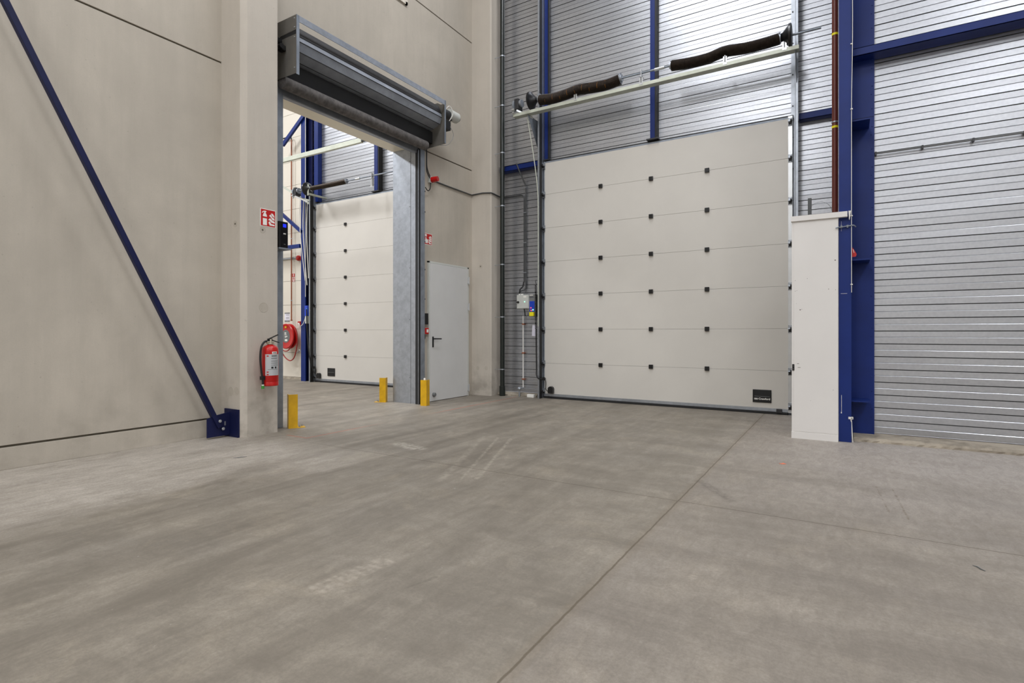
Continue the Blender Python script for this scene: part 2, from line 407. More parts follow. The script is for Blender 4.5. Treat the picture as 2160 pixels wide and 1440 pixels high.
# wall around the opening: pier, panel right of the opening, lintel panels above
def passage_wall():
    b = MB(); g = 0.009
    b.box(XP-0.25, XP, 3.60, 4.0, 0, 3.963)
    for z0, z1 in ((0, 3.963-g),): b.box(XP-0.25, XP, 6.44, 8.5, z0, z1, 0.004)
    for z0, z1 in ((3.963+g, 6.22-g), (6.22+g, HZ)): b.box(XP-0.25, XP, 3.60, 8.5, z0, z1, 0.004)
    b.box(XP-0.47, XP-0.25, 3.60, 3.98, 0, HZ); b.box(XP-0.47, XP-0.25, 6.46, 8.5, 0, HZ); b.box(XP-0.47, XP-0.25, 3.98, 6.46, 3.963, HZ)
    o = b.build('wall_passage', M['concrete'])
    MB().box(XP-0.24, XP-0.014, 3.62, 8.4, 3.965, HZ-0.05).build('panel_joint', M['joint'], o)
    return o
tag(passage_wall(), 'precast concrete wall pierced by the roller shutter opening', 'wall', kind='structure')

def cladding(name, yf, x0, x1, z0, z1, label, half, parent=None):
    """horizontal liner trays: groove, flat, small ledge, flat - pitch 133 mm"""
    P = 0.1333; prof = []; z = z0; dark = []
    rnd = random.Random(len(name)*7)
    prof.append((yf, z0))
    while z < z1:
        t1, t2, t3 = (rnd.uniform(-0.0009, 0.0009) for _ in range(3))
        prof += [(yf+t1, z+0.003), (yf+t2, z+P*0.5-0.004), (yf+0.0045, z+P*0.5+0.0035), (yf+0.0045+t3, z+P-0.006), (yf+0.018, z+P-0.005), (yf+0.018, z+P)]
        dark.append(z+P)
        z += P
    b = MB(); b.strip(prof, 'x', x0, x1)
    b.box(x0, x1, yf+0.03, yf+0.16, z0, z1)
    o = tag(b.build(name, M['clad'], parent), label, 'wall', kind='structure')
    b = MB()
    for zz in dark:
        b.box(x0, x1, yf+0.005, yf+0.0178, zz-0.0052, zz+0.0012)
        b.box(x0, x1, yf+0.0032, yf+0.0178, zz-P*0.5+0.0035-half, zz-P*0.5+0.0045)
    b.build('groove_shade', M['black'], o)  # black strips put the shade of grooves and ledges into colour
    return o
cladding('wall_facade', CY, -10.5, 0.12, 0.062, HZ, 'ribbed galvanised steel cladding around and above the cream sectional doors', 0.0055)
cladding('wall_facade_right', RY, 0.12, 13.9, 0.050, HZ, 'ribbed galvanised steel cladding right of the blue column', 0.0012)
tag(MB().box(0.10, 0.13, RY+0.01, CY+0.1, 0, HZ).build('wall_return', M['clad']), 'short cladding return behind the blue column', 'wall', kind='structure')
tag(MB().box(13.9, 14.1, -16, CY+0.3, 0, HZ).build('wall_right', M['lining']), 'plain grey warehouse side wall', 'wall', kind='structure')
tag(MB().box(-20, 14, -16.2, -16, 0, HZ).build('wall_rear', M['lining']), 'plain grey warehouse rear wall', 'wall', kind='structure')
tag(MB().box(-20.2, -20, -16, CY+0.3, 0, HZ).build('wall_far_left', M['lining']), 'plain end wall of the neighbouring hall', 'wall', kind='structure')

# cream sandwich panel wall seen through the opening
def sandwich():
    b = MB(); zs = [0.055] + [0.623+0.5635*i for i in range(17)]
    for a, c in zip(zs[:-1], zs[1:]): b.box(-20, -10.5, 8.30, 8.42, a+0.003, c-0.003, 0.003)
    o = b.build('wall_sandwich', M['sandwich']); MB().box(-19.9, -10.5, 8.31, 8.40, 0.06, zs[-1]).build('panel_joint', M['joint'], o)
    MB().box(-20, -10.5, 8.26, 8.44, 0, 0.052).build('kerb', M['curb'], o)
    return o
tag(sandwich(), 'cream sandwich panel wall behind the red hose reel', 'wall', kind='structure')

def rough_curb(name, x0, x1, y0, y1, h, label, seed):
    rnd = random.Random(seed); b = MB(); n = max(6, int((x1-x0)/0.045)); rows = []
    for i in range(n+1):
        x = x0+(x1-x0)*i/n; j = rnd.uniform(-1, 1)
        rows.append([b.bm.verts.new(p) for p in ((x, y0+0.012*j-0.004, -0.01), (x, y0+0.010*rnd.uniform(-1, 1), h*0.45), (x, y0+0.03+0.015*rnd.uniform(-1, 1), h*rnd.uniform(0.72, 0.98)), (x, (y0+y1)/2, h*rnd.uniform(0.85, 1.0)), (x, y1, h), (x, y1, -0.01))])
    for i in range(n):
        for k in range(5): b.bm.faces.new((rows[i][k], rows[i][k+1], rows[i+1][k+1], rows[i+1][k]))
    b.bm.faces.new(rows[0]); b.bm.faces.new(list(reversed(rows[-1])))
    return tag(b.build(name, M['curb']), label, 'kerb', kind='structure')
rough_curb('trim_1', 0.075, 13.8, 6.53, RY+0.01, 0.044, 'crumbling concrete kerb under the right bay cladding', 3)
rough_curb('trim_2', -5.24, -4.46, 8.09, CY+0.01, 0.056, 'broken concrete kerb under the cladding by the downpipe', 5)

# ---------------------------------------------------------------- concrete columns
def column(name, x0, x1, y0, y1, ch, label, marks):
    b = MB(); b.prism([(x0, y0), (x1-ch, y0), (x1, y0+ch*1.15), (x1, y1), (x0, y1)], 'z', 0, HZ)
    o = tag(b.build(name, M['concrete_col']), label, 'column', kind='structure')
    for m in marks:
        ax, u, v, r, hole = m
        c = MB()
        if ax == 'y': org, axis = (u, y0, v), 'y'
        else: org, axis = (x1, u, v), 'x'
        c.lathe([(r, -0.004), (r, 0.0012), (r*0.86, 0.0016), (r*0.82, 0.0006)] + ([(0, 0.0006)]), org, axis, 24)
        q = c.build('lifting_socket', M['concrete'], o)
        if hole: MB().lathe([(r*0.32, -0.003), (r*0.32, 0.0014), (0, 0.0014)], org, axis, 14).build('socket_hole', M['joint'], q)
    return o
column('concrete_column', XW-0.1, -5.357, 3.39, 3.80, 0.046, 'precast concrete column carrying the red extinguisher',
       [('y', -5.487, 2.245, 0.035, 1), ('x', 3.619, 2.205, 0.034, 1), ('x', 3.63, 1.371, 0.055, 0), ('y', -5.564, 0.476, 0.05, 0), ('y', -5.46, 0.484, 0.045, 0)])
column('concrete_column', XP-0.1, -5.235, 7.88, 8.23, 0.02, 'precast concrete corner column between the grey door and the black downpipe',
       [('y', -5.454, 2.258, 0.036, 1), ('y', -5.515, 0.473, 0.035, 0), ('y', -5.333, 0.479, 0.035, 0)])

# ================================================================ blue steelwork
def blue_column():
    t = thing('steel_column', (0.0, 6.6, 0), 'tall blue steel column beside the white cabinet', 'column')
    MB().box(-0.053, 0.056, 6.425, 6.44, 0, HZ, 0.002).build('flange', M['blue'], t)
    MB().box(-0.006, 0.006, 6.44, 6.80, 0, HZ).build('web', M['blue'], t)
    MB().box(-0.05, 0.262, 6.80, 6.815, 0.035, HZ, 0.002).build('back_plate', M['blue'], t)
    for z in (3.235, 1.832, 0.405):
        MB().box(0.0, 0.215, 6.50, 6.80, z-0.006, z+0.006, 0.001).build('stiffener', M['blue'], t)
    b = MB(); z = 0.22; k = 0
    while z < 6.5:
        for dz, xx in ((0, 0.236), (0.085, 0.243), (0.27, 0.240)):
            b.lathe([(0.006, 0), (0.005, 0.004), (0, 0.005)], (xx, 6.80, z+dz), 'y', 8)
        z += 0.42
    b.build('rivets', M['blue'], t)
    MB().box(-0.075, 0.255, 6.798, 6.8, 3.345, 3.349).build('plate_seam', M['navy'], t)
    MB().box(-0.0555, -0.053, 6.43, 6.46, 0, HZ).build('edge_strip', M['whitecable'], t)
    s = MB(); s.box(-0.030, -0.027, 6.4235, 6.425, 0.30, 0.47); s.box(-0.034, -0.026, 6.4235, 6.425, 0.285, 0.30)
    s.box(-0.035, 0.02, 6.4235, 6.425, 1.49, 1.4925); s.box(-0.031, -0.0295, 6.4235, 6.425, 2.12, 2.22)
    s.build('paint_scratch', M['white'], t)
blue_column()

def girt(name, x0, x1, y0, y1, z0, z1, label, group=None, lip=True):
    b = MB(); b.box(x0, x1, y0, y0+0.006, z0, z1); b.box(x0, x1, y0, y1, z1-0.006, z1)
    b.box(x0, x1, y0, y1, z0, z0+0.006)
    return tag(b.build(name, M['blue']), label, 'beam', group)
girt('wall_girt', 0.07, 13.8, 6.645, 6.84, 3.945, 4.026, 'long blue girt crossing the right bay high up')
girt('wall_girt', -5.20, -4.44, 8.11, CY-0.005, 3.92, 4.01, 'short blue girt between downpipe and door track')
girt('wall_girt', -0.515, -0.02, 8.11, CY-0.005, 3.90, 3.985, 'short blue girt between door track and brown pipe')

def mullion(x0, x1, y0, label, z0=4.015):
    t = thing('steel_mullion', ((x0+x1)/2, y0, z0), label, 'post')
    MB().box(x0, x1, y0, CY-0.004, z0, HZ-0.02, 0.003).build('post', M['blue'], t)
    MB().box(x1, x1+0.022, y0+0.01, CY-0.004, z0, HZ-0.02).build('side_shade', M['black'], t)  # black strip stands for the shaded right side of the post
    MB().box(x0-0.05, x1+0.06, y0-0.03, CY-0.004, z0-0.022, z0-0.002).build('foot_plate', M['darksteel'], t)
mullion(-2.505, -2.435, 8.10, 'blue post standing above the middle of the big cream door')
mullion(-4.335, -4.275, 8.16, 'narrow blue post above the left corner of the big cream door')
mullion(-8.285, -8.185, 8.12, 'blue post above the cream door seen through the opening')

def brace():
    t = thing('diagonal_brace', (-5.55, 3.24, 0.0), 'long diagonal blue brace in front of the bare left wall', 'brace')
    p1 = Vector((-5.545, 3.262, 0.115)); d = Vector((0, 1.56-3.218, 3.672-0.199)).normalized()
    p0 = p1 + d*9.8
    u = Vector((1, 0, 0))
    b = MB(); b.bar(p1, p0, 0.046, 0.007, up=u, bev=0.001)
    sd = d.cross(u).normalized()
    b.bar(p1 + Vector((-0.022, 0, 0)) - sd*0.020*(1 if sd.y > 0 else -1), p0 + Vector((-0.022, 0, 0)) - sd*0.020*(1 if sd.y > 0 else -1), 0.007, 0.045, up=u)
    b.build('angle_bar', M['navy'], t)
    MB().prism([(3.135, 0.02), (3.384, 0.02), (3.384, 0.262), (3.21, 0.238), (3.135, 0.215)], 'x', -5.572, -5.560).build('gusset_plate', M['navy'], t)
    MB().box(-5.655, -5.405, 3.372, 3.388, 0.0, 0.292, 0.001).build('base_plate', M['navy'], t)
    for y, z in ((3.258, 0.180), (3.292, 0.096)):
        b = MB(); b.lathe([(0.017, 0), (0.017, 0.006), (0.011, 0.006), (0.011, 0.014), (0, 0.014)], (-5.541, y, z), 'x', 6)
        b.build('bolt', M['alu'], t)
    MB().box(-5.559, -5.557, 3.315, 3.330, 0.125, 0.168, 0.0, None).build('slot_mark', M['galv'], t)
brace()

def brown_pipe():
    t = thing('riser_pipe', (-0.092, 7.0, 0), 'red-brown pipe with yellow bands behind the white cabinet', 'pipe')
    MB().cyl((-0.092, 7.0, 0.0), (-0.092, 7.0, HZ), 0.031, seg=24).build('pipe', M['brownpipe'], t, True)
    for z in (4.388, 3.365):
        MB().cyl((-0.092, 7.0, z-0.012), (-0.092, 7.0, z+0.012), 0.0325, seg=24).build('yellow_band', M['yellowplastic'], t, True)
    for z in (3.42, 5.1):
        b = MB(); b.cyl((-0.092, 7.0, z-0.007), (-0.092, 7.0, z+0.007), 0.035, seg=24); b.bar((-0.06, 7.0, z), (-0.01, 7.0, z), 0.01, 0.01); b.build('pipe_clip', M['galv'], t)
brown_pipe()

# ================================================================ white cabinet and what stands on / beside it
def cabinet():
    t = thing('tall_cabinet', (-0.265, 6.55, 0), 'tall narrow white board cabinet beside the blue column', 'cabinet')
    MB().box(-0.474, -0.056, 6.385, 6.80, 0.0, 2.253, 0.002).build('body', M['cab_white'], t)
    MB().box(-0.454, -0.060, 6.3815, 6.386, 0.075, 2.235, 0.001).build('door', M['cab_white'], t)
    MB().box(-0.476, -0.056, 6.378, 6.386, 0.0, 0.068, 0.001).build('plinth', M['cab_white'], t)
    MB().box(-0.480, 0.022, 6.365, 6.42, 2.253, 2.307, 0.002).build('top_board', M['cab_white'], t)
    MB().prism([(0.030, 2.312), (0.052, 2.312), (0.041, 2.225), (0.036, 2.225)], 'y', 6.385, 6.42).build('clip', M['cab_white'], t)
    MB().box(-0.468, -0.448, 6.377, 6.3812, 0.705, 0.77, 0.001).build('hinge', M['blackgloss'], t)
    for z in (0.722, 0.752): MB().lathe([(0.002, 0), (0.002, 0.002), (0, 0.002)], (-0.458, 6.377, z), 'y', 8).build('screw', M['alu'], t)
    for x, z, r in ((-0.083, 1.828, 0.006), (-0.395, 1.335, 0.006), (-0.38, 1.34, 0.003), (-0.44, 1.53, 0.003), (-0.425, 1.535, 0.0025), (-0.14, 1.54, 0.004), (-0.44, 1.64, 0.003), (-0.08, 1.53, 0.003), (-0.33, 1.655, 0.003), (-0.43, 1.40, 0.002), (-0.3, 0.40, 0.002), (-0.10, 0.52, 0.003)):
        MB().lathe([(r, -0.001), (r, 0.0005), (0, 0.0005)], (x, 6.3815, z), 'y', 8).build('screw_hole', M['joint'], t)
    b = MB(); b.box(-0.425, -0.405, 6.3805, 6.3815, 0.775, 0.779); b.box(-0.418, -0.392, 6.3805, 6.3815, 0.735, 0.739)
    b.build('scratch', M['joint'], t)
cabinet()
o = MB().box(-0.335, -0.300, 6.56, 6.585, 2.253, 2.52, 0.006).build('antenna_box', M['conduit_dark']); tag(o, 'slim dark grey upright box standing on top of the white cabinet', 'box')
o = MB().tube([(-0.30, 6.6, 2.44), (-0.26, 6.62, 2.475), (-0.19, 6.66, 2.48), (-0.13, 6.70, 2.43), (-0.10, 6.72, 2.30)], 0.0016, 6, smooth_n=6).build('loose_wire', M['greyplastic']); tag(o, 'thin grey wire looping over the top of the white cabinet', 'wire')
def hook():
    t = thing('locking_hook', (0.0, 6.40, 2.155), 'bent grey metal hook rod across the blue column', 'hook')
    MB().tube([(-0.080, 6.366, 2.148), (-0.055, 6.370, 2.153), (-0.040, 6.400, 2.157), (0.06, 6.412, 2.168), (0.078, 6.43, 2.168), (0.092, 6.47, 2.160)], 0.0065, 8, smooth_n=5).build('rod', M['galv_dull'], t, True)
    for x in (-0.03, 0.022):
        MB().cyl((x, 6.412, 2.150), (x, 6.412, 2.176), 0.010, seg=10).build('nut', M['galv_dull'], t)
hook()
def tagthing():
    t = thing('warning_tag', (0.07, 6.47, 1.91), 'small red tag hanging at the edge of the blue column', 'tag')
    MB().prism([(0.052, 1.965), (0.072, 1.945), (0.102, 1.885), (0.094, 1.862), (0.054, 1.858)], 'y', 6.47, 6.472).build('tag_plate', M['signred'], t)
    MB().prism([(0.066, 1.94), (0.072, 1.935), (0.082, 1.90), (0.077, 1.90)], 'y', 6.469, 6.47).build('reflection_stripe', M['white'], t)
tagthing()
def capcable():
    t = thing('capped_conduit', (0.06, 6.44, 0), 'short white conduit end with cap at the foot of the blue column', 'conduit')
    MB().cyl((0.066, 6.45, 0.0), (0.052, 6.43, 0.235), 0.006, 0.008, seg=10).build('tube', M['whitecable'], t, True)
    MB().box(0.03, 0.072, 6.415, 6.44, 0.233, 0.256, 0.003).build('cap', M['whitecable'], t)
    MB().lathe([(0.005, 0), (0.005, 0.002), (0, 0.002)], (0.06, 6.415, 0.245), 'y', 8).build('cap_hole', M['black'], t)
capcable()
def edgecable():
    t = thing('white_cable', (0.057, 6.42, 2.5), 'thin white cable clipped along the edge of the blue column', 'cable')
    MB().tube([(0.057, 6.42, 1.50), (0.0565, 6.418, 2.3), (0.057, 6.418, 3.4), (0.062, 6.41, 3.75), (0.066, 6.41, 4.3), (0.058, 6.418, 5.2)], 0.0032, 6, smooth_n=4).build('cable', M['whitecable'], t, True)
    for z in (1.58, 2.265, 3.33, 4.0-0.02):
        MB().box(0.048, 0.068, 6.408, 6.424, z-0.005, z+0.005, 0.002).build('cable_clip', M['whitecable'], t)
edgecable()
def right_conduit():
    t = thing('horizontal_conduit', (0.1, 6.82, 2.95), 'grey conduit clipped along the right bay cladding', 'conduit')
    MB().cyl((0.07, 6.82, 2.960), (13.5, 6.82, 2.960), 0.0085, seg=10).build('pipe', M['conduit'], t, True)
    for x in (0.275, 0.665, 1.06, 1.43, 1.85, 2.3): MB().box(x-0.008, x+0.008, 6.805, RY-0.002, 2.943, 2.977, 0.002).build('conduit_clip', M['darksteel'], t)
right_conduit()

# ================================================================ sectional doors (door_1, door_3)
ZS = [0.585+0.5665*i for i in range(6)]
def track(side_x, sgn, t, ztop, name='track'):
    """vertical track: sgn +1 when the door lies to its right"""
    b = MB()
    b.box(side_x, side_x+0.006*sgn, 7.99, 8.225, 0.0, ztop)
    b.box(side_x-0.022*sgn, side_x+0.006*sgn, 7.98, 7.99, 0.0, ztop)
    b.box(side_x, side_x+0.075*sgn, 8.195, 8.20, 0.0, ztop)
    o = b.build(name, M['galv'], t)
    b = MB(); b.box(side_x+0.006*sgn, side_x+0.011*sgn, 7.995, 8.075, 0.0, ztop); b.build('channel_shade', M['black'], t)  # black strip paints in the shadow inside the channel
    b = MB()
    z = 0.35
    while z < ztop-0.1:
        b.lathe([(0.009, 0), (0.009, 0.006), (0, 0.006)], (side_x+0.055*sgn, 8.195, z), 'y', 8); z += 0.42
    b.build('track_bolts', M['darksteel'], t)
def sectional(name, x0, x1, kx, label, plate_x, text_on, ztop, stile_left=False):
    t = thing(name, ((x0+x1)/2, 8.12, 0), label, 'door', kind='structure')
    zs = [0.075] + ZS + [3.945]
    for a, c in zip(zs[:-1], zs[1:]):
        MB().box(x0, x1, 8.12, 8.162, a+0.0012, c-0.0012, 0.0025).build('door_panel', M['door_white'], t)
    MB().box(x0, x1, 8.125, 8.155, 0.08, 3.94).build('panel_core', M['joint'], t)
    MB().box(x0, x1, 8.112, 8.165, 0.034, 0.075, 0.002).build('bottom_rail', M['galv'], t)
    MB().box(x0, x1, 8.10, 8.16, 0.0, 0.034, 0.006).build('rubber_seal', M['black'], t)
    MB().box(x0-0.02, x1+0.06, 8.128, 8.17, 3.945, 3.972).build('top_profile', M['galv_dull'], t)
    MB().box(x0-0.02, x1+0.06, 8.16, CY-0.003, 3.972, 4.0).build('head_seal', M['black'], t)
    for x in kx:
        for z in ZS:
            h = MB().box(x-0.031, x+0.031, 8.092, 8.121, z-0.031, z+0.031, 0.007).build('hinge_cover', M['blackgloss'], t)
    MB().box(x1-0.068+0.068, x1+0.052, 8.112, 8.17, 0.03, 3.975, 0.002).build('end_stile', M['alu'], t)
    MB().box(x0-0.022, x0, 8.125, 8.17, 0.03, 3.975, 0.002).build('end_stile', M['galv_dull'], t)
    for sx, sg in ((x0-0.006, 1), (x1+0.026, -1)):
        for z in [0.12] + ZS + [3.90]:
            b = MB(); b.box(sx-0.024, sx+0.024, 8.098, 8.112, z-0.055, z+0.045, 0.002)
            b.cyl((sx-0.028*sg, 8.085, z-0.002), (sx+0.026*sg, 8.085, z-0.002), 0.0065, seg=8)
            b.build('roller_bracket', M['galv'], t)
            b = MB(); b.box(sx-0.019, sx+0.019, 8.092, 8.0985, z-0.045, z-0.012); b.cyl((sx-0.022*sg, 8.07, z), (sx-0.004*sg, 8.07, z), 0.02, seg=12)
            for dx in (-0.016, 0.016):
                for dz in (-0.049, 0.038): b.lathe([(0.004, 0), (0.004, 0.002), (0, 0.002)], (sx+dx, 8.098, z+dz), 'y', 6)
            b.build('roller', M['black'], t)
    track(x0-0.036, 1, t, ztop); track(x1+0.105, -1, t, ztop)
    # recessed grip plate
    g = MB().box(plate_x-0.117, plate_x+0.117, 8.108, 8.121, 0.147, 0.322, 0.006).build('grip_plate', M['blackgloss'], t)
    MB().box(plate_x-0.095, plate_x+0.095, 8.1065, 8.109, 0.228, 0.234).build('grip_edge', M['conduit'], g)
    MB().box(plate_x-0.092, plate_x+0.092, 8.1072, 8.1082, 0.24, 0.305).build('grip_recess', M['black'], g)
    if text_on:
        text('lettering', 'Crawford', 0.036, (plate_x+0.030, 8.1068, 0.197), '-y', M['white'], g, 0.0012, 0.142)
        b = MB()
        for z0 in (0.188, 0.203): b.box(plate_x-0.098, plate_x-0.050, 8.1065, 8.108, z0-0.003, z0+0.003)
        b.box(plate_x-0.098, plate_x-0.093, 8.1065, 8.108, 0.186, 0.205); b.box(plate_x-0.055, plate_x-0.050, 8.1065, 8.108, 0.186, 0.205)
        b.box(plate_x-0.088, plate_x-0.060, 8.1065, 8.108, 0.1935, 0.1975)
        b.build('logo', M['white'], g)
    # corner switch box with its cable
    sx = x0 + 0.135
    b = MB(); b.prism([(sx-0.046, 0.09), (sx+0.046, 0.09), (sx+0.046, 0.165), (sx+0.034, 0.19), (sx+0.012, 0.203), (sx-0.012, 0.203), (sx-0.034, 0.19), (sx-0.046, 0.165)], 'y', 8.06, 8.121)
    sw = b.build('switch_box', M['blackgloss'], t)
    MB().tube([(sx-0.045, 8.09, 0.115), (sx-0.085, 8.09, 0.135), (sx-0.10, 8.09, 0.17), (sx-0.098, 8.09, 0.28), (sx-0.12, 8.07, 0.322)], 0.006, 8, smooth_n=5).build('switch_cable', M['black'], sw, True)
    MB().cyl((x0+0.012, 8.085, 0.325), (x0+0.012, 8.045, 0.325), 0.028, seg=14).build('cable_gland', M['black'], t)
    MB().box(x1-0.14, x1-0.07, 8.085, 8.112, 0.025, 0.075, 0.004).build('bottom_catch', M['darksteel'], t)
    return t
sectional('door_1', -4.311, -0.645, (-3.303, -2.494, -1.682), 'large cream sectional door between the control box and the white cabinet', -0.963, True, 7.6)
sectional('door_3', -10.085, -6.52, (-9.126, -7.6), 'cream sectional door seen through the roller shutter opening', -9.575, False, 4.2)

# ================================================================ spring shafts above the doors
def spring_mesh(name, pts, r, mat, parent, pitch=0.0115, wob=None):
    pts = catmull([Vector(p) for p in pts], 60)
    # resample evenly
    L = [0]
    for a, b in zip(pts[:-1], pts[1:]): L.append(L[-1]+(b-a).length)
    n = int(L[-1]/pitch)*2; out = []; rr = []; j = 0
    for i in range(n+1):
        s = L[-1]*i/n
        while j < len(L)-2 and L[j+1] < s: j += 1
        f = (s-L[j])/max(1e-9, L[j+1]-L[j]); out.append(pts[j].lerp(pts[j+1], f)); rr.append(r if i % 2 else r*0.93)
    b = MB(); b.tube(out, rr, 20)
    b.bm.faces.ensure_lookup_table()
    if wob:
        for i in range(16, n-16):
            if i % 22 < 1:
                for k in range(20):
                    f = b.bm.faces[i*20+k]; c = f.calc_center_median() - out[i]
                    a = math.degrees(math.atan2(c.z, -c.y))
                    if (-60 < a < -14 or 26 < a < 60) if (i//22) % 2 else (-30 < a < 30): f.material_index = 1
    o = b.build(name, mat, parent); o.data.materials.append(M['orange']); return o, out

def springs(label, xs, Y, zc, beam, drums, sp, motor_x, brk, marks=True, name='torsion_spring_shaft'):
    t = thing(name, (xs[0], Y, zc), label, 'spring shaft')
    MB().cyl((xs[0], Y, zc), (xs[1], Y, zc), 0.014, seg=14).build('shaft', M['galv_dull'], t, True)
    if beam:
        MB().box(beam[0], beam[1], Y-0.03, Y+0.08, beam[2]-0.05, beam[2], 0.004).build('support_beam', M['zincbeam'], t)
    for x, s in drums:
        b = MB(); b.lathe([(0.03, -0.11*s), (0.045, -0.10*s), (0.06, -0.075*s), (0.125, -0.012*s), (0.143, -0.006*s), (0.146, 0.018*s), (0.13, 0.028*s), (0.03, 0.03*s)], (x, Y, zc), 'x', 36)
        b.build('cable_drum', M['blackgloss'], t, True, 30)
    for k, (p, r, mk) in enumerate(sp):
        o, path = spring_mesh('spring', p, r, M['spring'], t, wob=mk)
        for e, sg in ((path[0], 1), (path[-1], -1)):
            b = MB(); b.cyl((e.x-0.03, Y, zc), (e.x+0.03, Y, zc), r*0.62, seg=16); b.cyl((e.x-0.012, Y, zc), (e.x+0.012, Y, zc), r*0.92, seg=18)
            for a in (0.6, 2.7, 4.6): b.cyl((e.x, Y, zc), (e.x, Y+math.cos(a)*(r+0.012), zc+math.sin(a)*(r+0.012)), 0.006, seg=6)
            b.build('spring_plug', M['galv'], t)
    for x in brk:
        b = MB(); top = beam[2] if beam else zc-0.2
        b.box(x-0.025, x+0.025, Y-0.034, Y-0.030, top-0.03, zc-0.07); b.box(x-0.005, x+0.005, Y-0.034, Y+0.03, top-0.0, zc+0.045)
        b.box(x-0.025, x+0.025, Y-0.034, Y+0.03, zc-0.075, zc-0.069)
        b.build('shaft_bracket', M['alu'], t)
    if motor_x is not None:
        m = MB().box(motor_x-0.06, motor_x+0.02, Y-0.07, Y+0.07, zc-0.105, zc+0.07, 0.012).build('gear_motor', M['darksteel'], t)
        MB().cyl((motor_x-0.085, Y-0.005, zc-0.02), (motor_x-0.055, Y-0.005, zc-0.02), 0.088, seg=28).build('motor_cap', M['galv_dull'], m, True)
        MB().cyl((motor_x+0.02, Y, zc), (motor_x+0.055, Y, zc), 0.062, seg=24).build('motor_collar', M['galv'], m, True)
        b = MB(); b.cyl((motor_x-0.10, Y-0.07, zc-0.105), (motor_x-0.05, Y-0.07, zc-0.105), 0.022, seg=14); b.cyl((motor_x-0.10, Y-0.06, zc-0.145), (motor_x-0.06, Y-0.06, zc-0.145), 0.014, seg=12)
        b.bar((motor_x-0.02, Y-0.06, zc-0.12), (motor_x+0.20, Y+0.10, zc-0.235), 0.012, 0.03); b.build('motor_arm', M['alu'], m)
    return t
zc = 4.868
t1 = springs('long spring shaft on its beam above the big cream door', (-4.42, -0.25), 7.75, zc, (-4.69, -0.492, 4.716), ((-4.36, -1), (-0.60, 1)),
        [([(-4.20, 7.75, zc-0.018), (-3.98, 7.75, zc-0.045), (-3.74, 7.75, zc-0.035), (-3.52, 7.75, zc-0.010), (-3.30, 7.75, zc-0.030), (-3.05, 7.75, zc-0.040), (-2.845, 7.75, zc-0.012)], 0.082, True),
         ([(-2.085, 7.75, zc-0.004), (-1.85, 7.75, zc-0.028), (-1.60, 7.75, zc-0.030), (-1.38, 7.75, zc+0.004), (-1.12, 7.75, zc-0.020), (-0.90, 7.75, zc-0.020), (-0.71, 7.75, zc-0.008)], 0.074, False)],
        -4.585, (-3.56, -2.52, -1.37, -0.655))
for x, sg in ((-4.425, 1), (-0.535, -1)):
    MB().prism([(7.74, 4.662), (8.19, 4.662), (8.19, 4.12), (8.15, 4.12)], 'x', x-0.004, x+0.004).build('end_gusset', M['galv_dull'], t1)
MB().cyl((-2.33, 7.75, zc), (-2.19, 7.75, zc), 0.022, seg=14).build('shaft_coupler', M['alu'], t1, True)
tag(MB().tube([(-4.466, 7.80, 4.64), (-4.43, 7.86, 4.30), (-4.385, 7.92, 3.85), (-4.355, 7.955, 3.45), (-4.35, 7.965, 3.0), (-4.35, 7.968, 1.2)], 0.0075, 8, smooth_n=6).build('pull_cord', M['zincbeam'], None, True), 'pale cord hanging from the spring shaft beside the door track', 'cord')
zc2 = 4.19
t2 = springs('spring shaft above the cream door seen through the opening', (-10.3, -6.6), 7.75, zc2, None, ((-9.89, -1),),
        [([(-9.77, 7.75, zc2), (-9.4, 7.75, zc2-0.003), (-9.0, 7.75, zc2-0.003), (-8.69, 7.75, zc2)], 0.050, False)], -10.22, (-7.95,))
b = MB(); b.bar((-10.73, 7.75, 4.36), (-10.18, 8.08, 3.95), 0.02, 0.045); b.bar((-10.42, 7.74, 4.12), (-10.12, 8.0, 4.02), 0.02, 0.03); b.box(-10.222, -10.125, 8.05, 8.07, 3.92, 4.20); b.box(-9.86, -9.80, 7.72, 8.19, 4.06, 4.09); b.box(-9.84, -9.80, 7.70, 7.71, 4.04, 4.27)
b.build('end_gusset', M['zincbeam'], t2)
tag(MB().box(-10.222, -10.125, 8.05, 8.065, 0.0, 3.92, 0.002).build('lit_track_strip', M['zincbeam']), 'pale added strip giving a lit look to the left track of the far cream door', 'strip')  # added strip; the warm light on the track is put into its pale colour
MB().cyl((-8.42, 7.75, zc2), (-8.30, 7.75, zc2), 0.022, seg=12).build('shaft_coupler', M['alu'], t2, True)
b = MB(); b.box(-7.62, -6.6, 7.98, 8.0, 4.18, 4.215); b.box(-7.62, -6.6, 7.98, 8.0, 4.0, 4.03); b.build('slotted_rail', M['galv_dull'], t2)
tag(MB().box(-11.6, -7.02, 6.58, 6.63, 4.335, 4.415, 0.004).build('crossing_beam', M['zincbeam']), 'pale horizontal beam crossing high up beyond the opening', 'beam')
b = MB(); b.box(-7.02, -6.90, 6.575, 6.635, 4.35, 4.40, 0.003); tag(b.build('beam_connector', M['darksteel']), 'dark bracket at the end of the pale crossing beam', 'bracket')
for k, (xa, za, xb, zb, lab) in enumerate(((-10.40, 4.0, -10.24, 2.25, 'leftmost of the three pale cables hanging beside the far cream door'), (-10.32, 4.0, -10.18, 2.15, 'middle one of the three pale cables beside the far cream door'), (-10.22, 3.95, -10.13, 2.3, 'rightmost pale cable, curving in along the far door track'))):
    tag(MB().tube([((-10.40, 7.95, 4.10), (-10.334, 7.99, 4.055), (-10.26, 8.03, 4.0))[k], (xa+0.03+0.02*k, 7.93, za-0.7), (xb, 7.96, zb)], 0.009, 8, smooth_n=6).build('lift_cable', M['whitecable'], None, True), lab, 'cable', 'pale cables beside the far door')

